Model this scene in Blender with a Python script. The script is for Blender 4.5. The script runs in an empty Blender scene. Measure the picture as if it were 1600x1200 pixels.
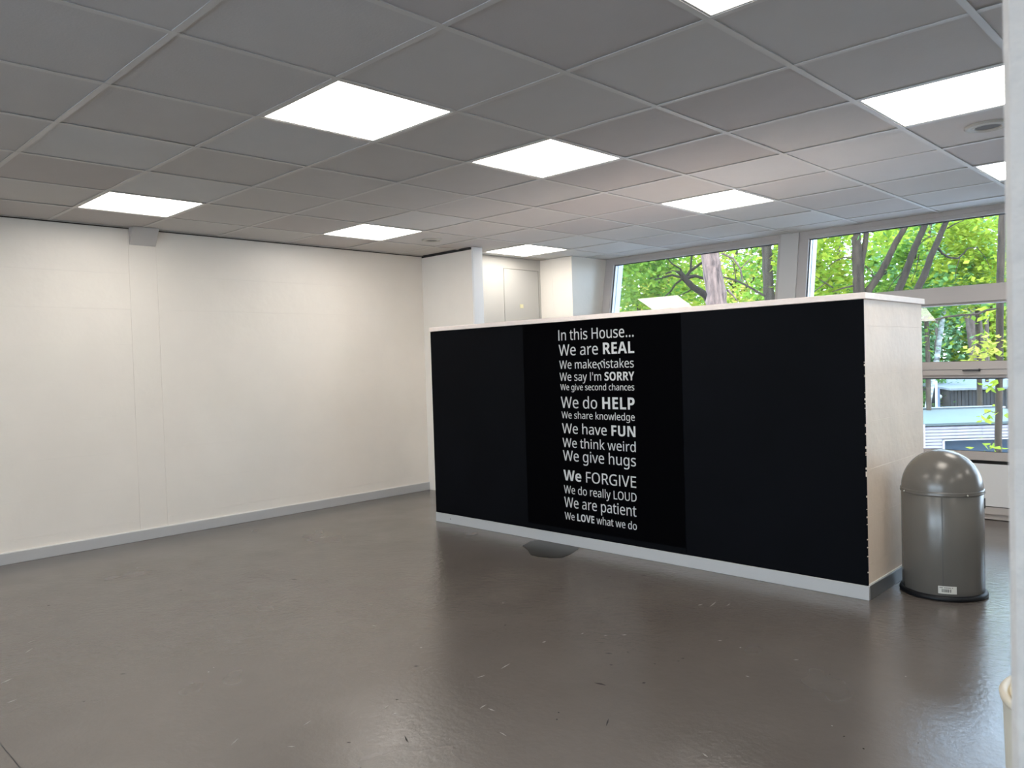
import bpy, bmesh, math, random, json
from mathutils import Vector, Matrix

# ------------------------------------------------------------------ camera, world, sun, exposure
SC = bpy.context.scene
COL = SC.collection
R = ((0.715758, 0.697689, -0.030356), (-0.002425, -0.040984, -0.999157), (-0.698344, 0.715228, -0.027643))
FPX = 1224.57
CAM = Vector((3.0927, -1.6714, 1.2368))
cam_d = bpy.data.cameras.new('camera')
cam = bpy.data.objects.new('camera', cam_d)
COL.objects.link(cam)
right, up, back = Vector(R[0]), -Vector(R[1]), -Vector(R[2])
m3 = Matrix((right, up, back)).transposed()
cam.matrix_world = Matrix.Translation(CAM) @ m3.to_4x4()
cam_d.sensor_fit = 'HORIZONTAL'
cam_d.sensor_width = 36.0
cam_d.lens = 36.0 * FPX / 1600.0
cam_d.clip_start = 0.02
cam_d.clip_end = 400
cam_d.dof.use_dof = True
cam_d.dof.focus_distance = 4.6
cam_d.dof.aperture_fstop = 8.0
SC.camera = cam

W_STRENGTH = 5.6
SUN = 2.6
PANEL = 6.4
wld = bpy.data.worlds.new('overcast_sky')
SC.world = wld
wld.use_nodes = True
nt = wld.node_tree
nt.nodes.clear()
wo = nt.nodes.new('ShaderNodeOutputWorld')
bg = nt.nodes.new('ShaderNodeBackground')
tc = nt.nodes.new('ShaderNodeTexCoord')
sx = nt.nodes.new('ShaderNodeSeparateXYZ')
rp = nt.nodes.new('ShaderNodeValToRGB')
rp.color_ramp.elements[0].position = 0.0
rp.color_ramp.elements[0].color = (0.68, 0.80, 1.0, 1)
rp.color_ramp.elements[1].position = 0.7
rp.color_ramp.elements[1].color = (0.50, 0.70, 1.0, 1)
nt.links.new(tc.outputs['Generated'], sx.inputs[0])
nt.links.new(sx.outputs['Z'], rp.inputs[0])
nt.links.new(rp.outputs[0], bg.inputs['Color'])
bg.inputs['Strength'].default_value = W_STRENGTH
nt.links.new(bg.outputs[0], wo.inputs[0])
sd = bpy.data.lights.new('sun', 'SUN')
sd.energy = SUN
sd.angle = math.radians(12)
sd.color = (1.0, 0.95, 0.85)
so = bpy.data.objects.new('sun', sd)
COL.objects.link(so)
so.rotation_euler = Vector((0.35, -0.75, 0.9)).to_track_quat('Z', 'Y').to_euler()
SC.view_settings.view_transform = 'Standard'
SC.view_settings.look = 'None'
SC.view_settings.exposure = 0.85
SC.view_settings.gamma = 1.0
SC.view_settings.use_curve_mapping = False
SC.cycles.max_bounces = 10
SC.cycles.diffuse_bounces = 6
SC.cycles.glossy_bounces = 4
SC.cycles.transparent_max_bounces = 16
SC.cycles.sample_clamp_indirect = 6.0
SC.cycles.use_denoising = True

# ------------------------------------------------------------------ helpers
rnd = random.Random(7)
ZC = 2.309          # ceiling height
T = 0.6             # ceiling tile pitch
FB, FK = 4.75, 0.43 / ZC   # leaning glass front: y = FB + FK*z


def W(px, py, depth):
    """World point seen at photograph pixel (px, py), DEPTH metres ahead."""
    c = Vector(((px - 800) / FPX, (py - 600) / FPX, 1.0)) * depth
    return CAM + Vector(R[0]) * c.x + Vector(R[1]) * c.y + Vector(R[2]) * c.z


def lin(c):
    return tuple(((x / 255) / 12.92 if x / 255 <= 0.04045 else ((x / 255 + 0.055) / 1.055) ** 2.4) for x in c)


MATS = {}


def mat(name, col, rough=0.5, metal=0.0, spec=0.5, var=0.0, vscale=3.0, bump=0.0, bscale=60.0, col2=None,
        rvar=0.0, emit=None, estr=0.0, coat=0.0, bstretch=None, vdetail=4.0):
    if name in MATS:
        return MATS[name]
    m = bpy.data.materials.new(name)
    m.use_nodes = True
    n = m.node_tree.nodes
    l = m.node_tree.links
    b = n['Principled BSDF']
    b.inputs['Base Color'].default_value = (*col, 1)
    b.inputs['Roughness'].default_value = rough
    b.inputs['Metallic'].default_value = metal
    b.inputs['Specular IOR Level'].default_value = spec
    b.inputs['Coat Weight'].default_value = coat
    m.diffuse_color = (*col, 1)
    if var or bump or rvar:
        t = n.new('ShaderNodeTexCoord')
        mp = n.new('ShaderNodeMapping')
        l.new(t.outputs['Object'], mp.inputs[0])
        if bstretch:
            mp.inputs['Scale'].default_value = bstretch
    if var or rvar:
        z = n.new('ShaderNodeTexNoise')
        z.inputs['Scale'].default_value = vscale
        z.inputs['Detail'].default_value = vdetail
        z.inputs['Roughness'].default_value = 0.6
        l.new(mp.outputs[0], z.inputs['Vector'])
    if var:
        r = n.new('ShaderNodeValToRGB')
        c2 = col2 or tuple(c * (1 - var) for c in col)
        r.color_ramp.elements[0].color = (*c2, 1)
        r.color_ramp.elements[1].color = (*(min(1, c * (1 + var * 0.5)) for c in col), 1)
        r.color_ramp.elements[0].position = 0.32
        r.color_ramp.elements[1].position = 0.68
        l.new(z.outputs['Fac'], r.inputs[0])
        l.new(r.outputs[0], b.inputs['Base Color'])
    if rvar:
        mr = n.new('ShaderNodeMapRange')
        mr.inputs['From Min'].default_value = 0.3
        mr.inputs['From Max'].default_value = 0.7
        mr.inputs['To Min'].default_value = rough - rvar
        mr.inputs['To Max'].default_value = rough + rvar
        l.new(z.outputs['Fac'], mr.inputs[0])
        l.new(mr.outputs[0], b.inputs['Roughness'])
    if bump:
        z2 = n.new('ShaderNodeTexNoise')
        z2.inputs['Scale'].default_value = bscale
        z2.inputs['Detail'].default_value = 3
        l.new(mp.outputs[0], z2.inputs['Vector'])
        bp = n.new('ShaderNodeBump')
        bp.inputs['Strength'].default_value = bump
        bp.inputs['Distance'].default_value = 0.01
        l.new(z2.outputs['Fac'], bp.inputs['Height'])
        l.new(bp.outputs[0], b.inputs['Normal'])
    if emit:
        b.inputs['Emission Color'].default_value = (*emit, 1)
        b.inputs['Emission Strength'].default_value = estr
    MATS[name] = m
    return m


class MB:
    """Collects vertices and faces, then links them as one mesh object."""

    def __init__(s):
        s.v, s.f, s.sm = [], [], []

    def add(s, vs, fs, smooth=False):
        o = len(s.v)
        s.v += [tuple(v) for v in vs]
        s.f += [tuple(i + o for i in f) for f in fs]
        s.sm += [smooth] * len(fs)

    def hexa(s, p):
        s.add(p, [(0, 3, 2, 1), (4, 5, 6, 7), (0, 1, 5, 4), (1, 2, 6, 5), (2, 3, 7, 6), (3, 0, 4, 7)])

    def box(s, x0, x1, y0, y1, z0, z1):
        s.hexa([(x0, y0, z0), (x1, y0, z0), (x1, y1, z0), (x0, y1, z0), (x0, y0, z1), (x1, y0, z1), (x1, y1, z1), (x0, y1, z1)])

    def bbox(s, x0, x1, y0, y1, z0, z1, b=0.002):
        """box with chamfered edges"""
        bm = bmesh.new()
        bmesh.ops.create_cube(bm, size=1)
        for v in bm.verts:
            v.co = Vector(((x0 + x1) / 2 + v.co.x * (x1 - x0), (y0 + y1) / 2 + v.co.y * (y1 - y0), (z0 + z1) / 2 + v.co.z * (z1 - z0)))
        bmesh.ops.bevel(bm, geom=bm.edges[:], offset=b, segments=1, affect='EDGES')
        bm.verts.ensure_lookup_table()
        s.add([v.co[:] for v in bm.verts], [[v.index for v in f.verts] for f in bm.faces])
        bm.free()

    def lathe(s, prof, seg=48, c=(0, 0, 0), cap=True, smooth=True):
        vs = []
        for r, z in prof:
            for i in range(seg):
                a = 2 * math.pi * i / seg
                vs.append((c[0] + r * math.cos(a), c[1] + r * math.sin(a), c[2] + z))
        fs = []
        for k in range(len(prof) - 1):
            for i in range(seg):
                j = (i + 1) % seg
                fs.append((k * seg + i, k * seg + j, (k + 1) * seg + j, (k + 1) * seg + i))
        s.add(vs, fs, smooth)
        if cap:
            n = (len(prof) - 1) * seg
            s.add(vs[:seg], [tuple(range(seg))[::-1]])
            s.add(vs[n:], [tuple(range(seg))])

    def tube(s, pts, rad, seg=10, wob=0.0):
        pts = [Vector(p) for p in pts]
        vs = []
        for i, p in enumerate(pts):
            a = pts[max(0, i - 1)]
            b = pts[min(len(pts) - 1, i + 1)]
            d = (b - a).normalized()
            u = d.cross(Vector((0.3, 0.9, 0.1))).normalized()
            w = d.cross(u)
            r = rad[i]
            for k in range(seg):
                t = 2 * math.pi * k / seg
                rr = r * (1 + wob * (rnd.random() - 0.5))
                vs.append(p + u * math.cos(t) * rr + w * math.sin(t) * rr)
        fs = []
        for i in range(len(pts) - 1):
            for k in range(seg):
                j = (k + 1) % seg
                fs.append((i * seg + k, i * seg + j, (i + 1) * seg + j, (i + 1) * seg + k))
        n = (len(pts) - 1) * seg
        fs.append(tuple(range(seg))[::-1])
        fs.append(tuple(n + k for k in range(seg)))
        s.add(vs, fs, True)

    def build(s, name, m, parent=None, loc=None):
        me = bpy.data.meshes.new(name)
        me.from_pydata(s.v, [], s.f)
        me.polygons.foreach_set('use_smooth', s.sm)
        me.materials.append(m)
        me.update()
        o = bpy.data.objects.new(name, me)
        COL.objects.link(o)
        if parent:
            o.parent = parent
        if loc:
            o.location = loc
        return o


def tag(o, label=None, cat=None, group=None, kind=None):
    if label:
        o['label'] = label
    if cat:
        o['category'] = cat
    if group:
        o['group'] = group
    if kind:
        o['kind'] = kind
    return o


def empty(name, loc=(0, 0, 0)):
    o = bpy.data.objects.new(name, None)
    COL.objects.link(o)
    o.location = loc
    o.empty_display_size = 0.1
    return o


def structure(o, label, cat):
    return tag(o, label, cat, kind='structure')


def F(x, z, d=0.0):
    """Point on the leaning glass front, D metres outward."""
    k = math.sqrt(1 + FK * FK)
    return (x, FB + FK * z + d / k, z - d * FK / k)


def fbox(mb, x0, x1, z0, z1, d0, d1):
    mb.hexa([F(x0, z0, d0), F(x1, z0, d0), F(x1, z0, d1), F(x0, z0, d1), F(x0, z1, d0), F(x1, z1, d0), F(x1, z1, d1), F(x0, z1, d1)])


# ------------------------------------------------------------------ materials
def wall_mat(name='white_wall_paint', base=(0.835, 0.785, 0.715)):
    return mat(name, base, rough=0.36, spec=0.5, var=0.035, vscale=1.6, bump=0.16, bscale=14)


WALLM = wall_mat()
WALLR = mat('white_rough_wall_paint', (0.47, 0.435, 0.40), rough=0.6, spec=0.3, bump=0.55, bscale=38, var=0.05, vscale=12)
ENDM = mat('cream_wall_paint', (0.87, 0.725, 0.585), rough=0.5, spec=0.4, bump=0.22, bscale=22, var=0.05, vscale=5)
CAPM = mat('cream_cap_board', (0.95, 0.82, 0.74), rough=0.45, var=0.05, vscale=20)
BLACKM = mat('black_board', (0.0030, 0.0035, 0.0050), rough=0.65, spec=0.05, var=0.2, vscale=2)
POSTM = mat('black_poster_film', (0.0008, 0.0008, 0.0013), rough=0.75, spec=0.02)
LETM = mat('pale_grey_print', (0.60, 0.60, 0.59), rough=0.6, spec=0.2)
SKIRT = mat('grey_skirting', (0.48, 0.48, 0.48), rough=0.35, spec=0.5)
SKIRTW = mat('white_paint_bead', (0.8, 0.78, 0.74), rough=0.5)
FRAMEM = mat('grey_window_frame', (0.48, 0.445, 0.43), rough=0.4, spec=0.4)
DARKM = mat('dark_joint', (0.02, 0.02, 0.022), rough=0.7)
TILES = [mat('ceiling_tile_' + n, c, rough=0.85, spec=0.2, var=0.02, vscale=5, bump=0.08, bscale=120) for n, c in
         (('grey', (0.585, 0.563, 0.54)), ('warm', (0.54, 0.508, 0.487)), ('cool', (0.62, 0.615, 0.605)))]
BARM = mat('ceiling_bar_paint', (0.61, 0.59, 0.56), rough=0.5)
PANELM = mat('lit_diffuser', (0.9, 0.9, 0.88), rough=0.5, emit=(1.0, 0.945, 0.87), estr=PANEL)


def floor_material():
    m = bpy.data.materials.new('polished_floor')
    m.use_nodes = True
    n, l = m.node_tree.nodes, m.node_tree.links
    b = n['Principled BSDF']
    t = n.new('ShaderNodeTexCoord')

    def noise(s, d, r=0.6):
        z = n.new('ShaderNodeTexNoise')
        z.inputs['Scale'].default_value = s
        z.inputs['Detail'].default_value = d
        z.inputs['Roughness'].default_value = r
        l.new(t.outputs['Object'], z.inputs['Vector'])
        return z

    def ramp(src, p0, c0, p1, c1):
        r = n.new('ShaderNodeValToRGB')
        r.color_ramp.elements[0].position = p0
        r.color_ramp.elements[0].color = c0
        r.color_ramp.elements[1].position = p1
        r.color_ramp.elements[1].color = c1
        l.new(src, r.inputs[0])
        return r

    z1 = noise(1.1, 8, 0.65)
    r1 = ramp(z1.outputs['Fac'], 0.3, (0.106, 0.092, 0.082, 1), 0.7, (0.130, 0.114, 0.101, 1))
    z2 = noise(9, 10, 0.75)
    r2 = ramp(z2.outputs['Fac'], 0.69, (0, 0, 0, 1), 0.84, (0.22, 0.22, 0.22, 1))
    mx = n.new('ShaderNodeMix')
    mx.data_type = 'RGBA'
    l.new(r2.outputs[0], mx.inputs['Factor'])
    l.new(r1.outputs[0], mx.inputs['A'])
    mx.inputs['B'].default_value = (0.17, 0.155, 0.14, 1)
    # small dark specks
    z3 = noise(26, 2)
    r3 = ramp(z3.outputs['Fac'], 0.235, (1, 1, 1, 1), 0.25, (0, 0, 0, 1))
    mx2 = n.new('ShaderNodeMix')
    mx2.data_type = 'RGBA'
    l.new(r3.outputs[0], mx2.inputs['Factor'])
    l.new(mx.outputs['Result'], mx2.inputs['A'])
    mx2.inputs['B'].default_value = (0.035, 0.028, 0.025, 1)
    l.new(mx2.outputs['Result'], b.inputs['Base Color'])
    z4 = noise(1.2, 3)
    mr = n.new('ShaderNodeMapRange')
    mr.inputs['From Min'].default_value = 0.3
    mr.inputs['From Max'].default_value = 0.7
    mr.inputs['To Min'].default_value = 0.16
    mr.inputs['To Max'].default_value = 0.29
    l.new(z4.outputs['Fac'], mr.inputs[0])
    l.new(mr.outputs[0], b.inputs['Roughness'])
    b.inputs['Specular IOR Level'].default_value = 0.85
    z5 = noise(30, 5, 0.65)
    bp = n.new('ShaderNodeBump')
    bp.inputs['Strength'].default_value = 0.16
    bp.inputs['Distance'].default_value = 0.01
    l.new(z5.outputs['Fac'], bp.inputs['Height'])
    l.new(bp.outputs[0], b.inputs['Normal'])
    return m


def glass_material():
    m = bpy.data.materials.new('window_glass')
    m.use_nodes = True
    n, l = m.node_tree.nodes, m.node_tree.links
    n.clear()
    o = n.new('ShaderNodeOutputMaterial')
    mx = n.new('ShaderNodeMixShader')
    tr = n.new('ShaderNodeBsdfTransparent')
    tr.inputs[0].default_value = (0.95, 0.985, 0.97, 1)
    gl = n.new('ShaderNodeBsdfGlossy')
    gl.inputs['Roughness'].default_value = 0.0
    fr = n.new('ShaderNodeFresnel')
    fr.inputs['IOR'].default_value = 1.5
    l.new(fr.outputs[0], mx.inputs[0])
    l.new(tr.outputs[0], mx.inputs[1])
    l.new(gl.outputs[0], mx.inputs[2])
    l.new(mx.outputs[0], o.inputs[0])
    return m


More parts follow.
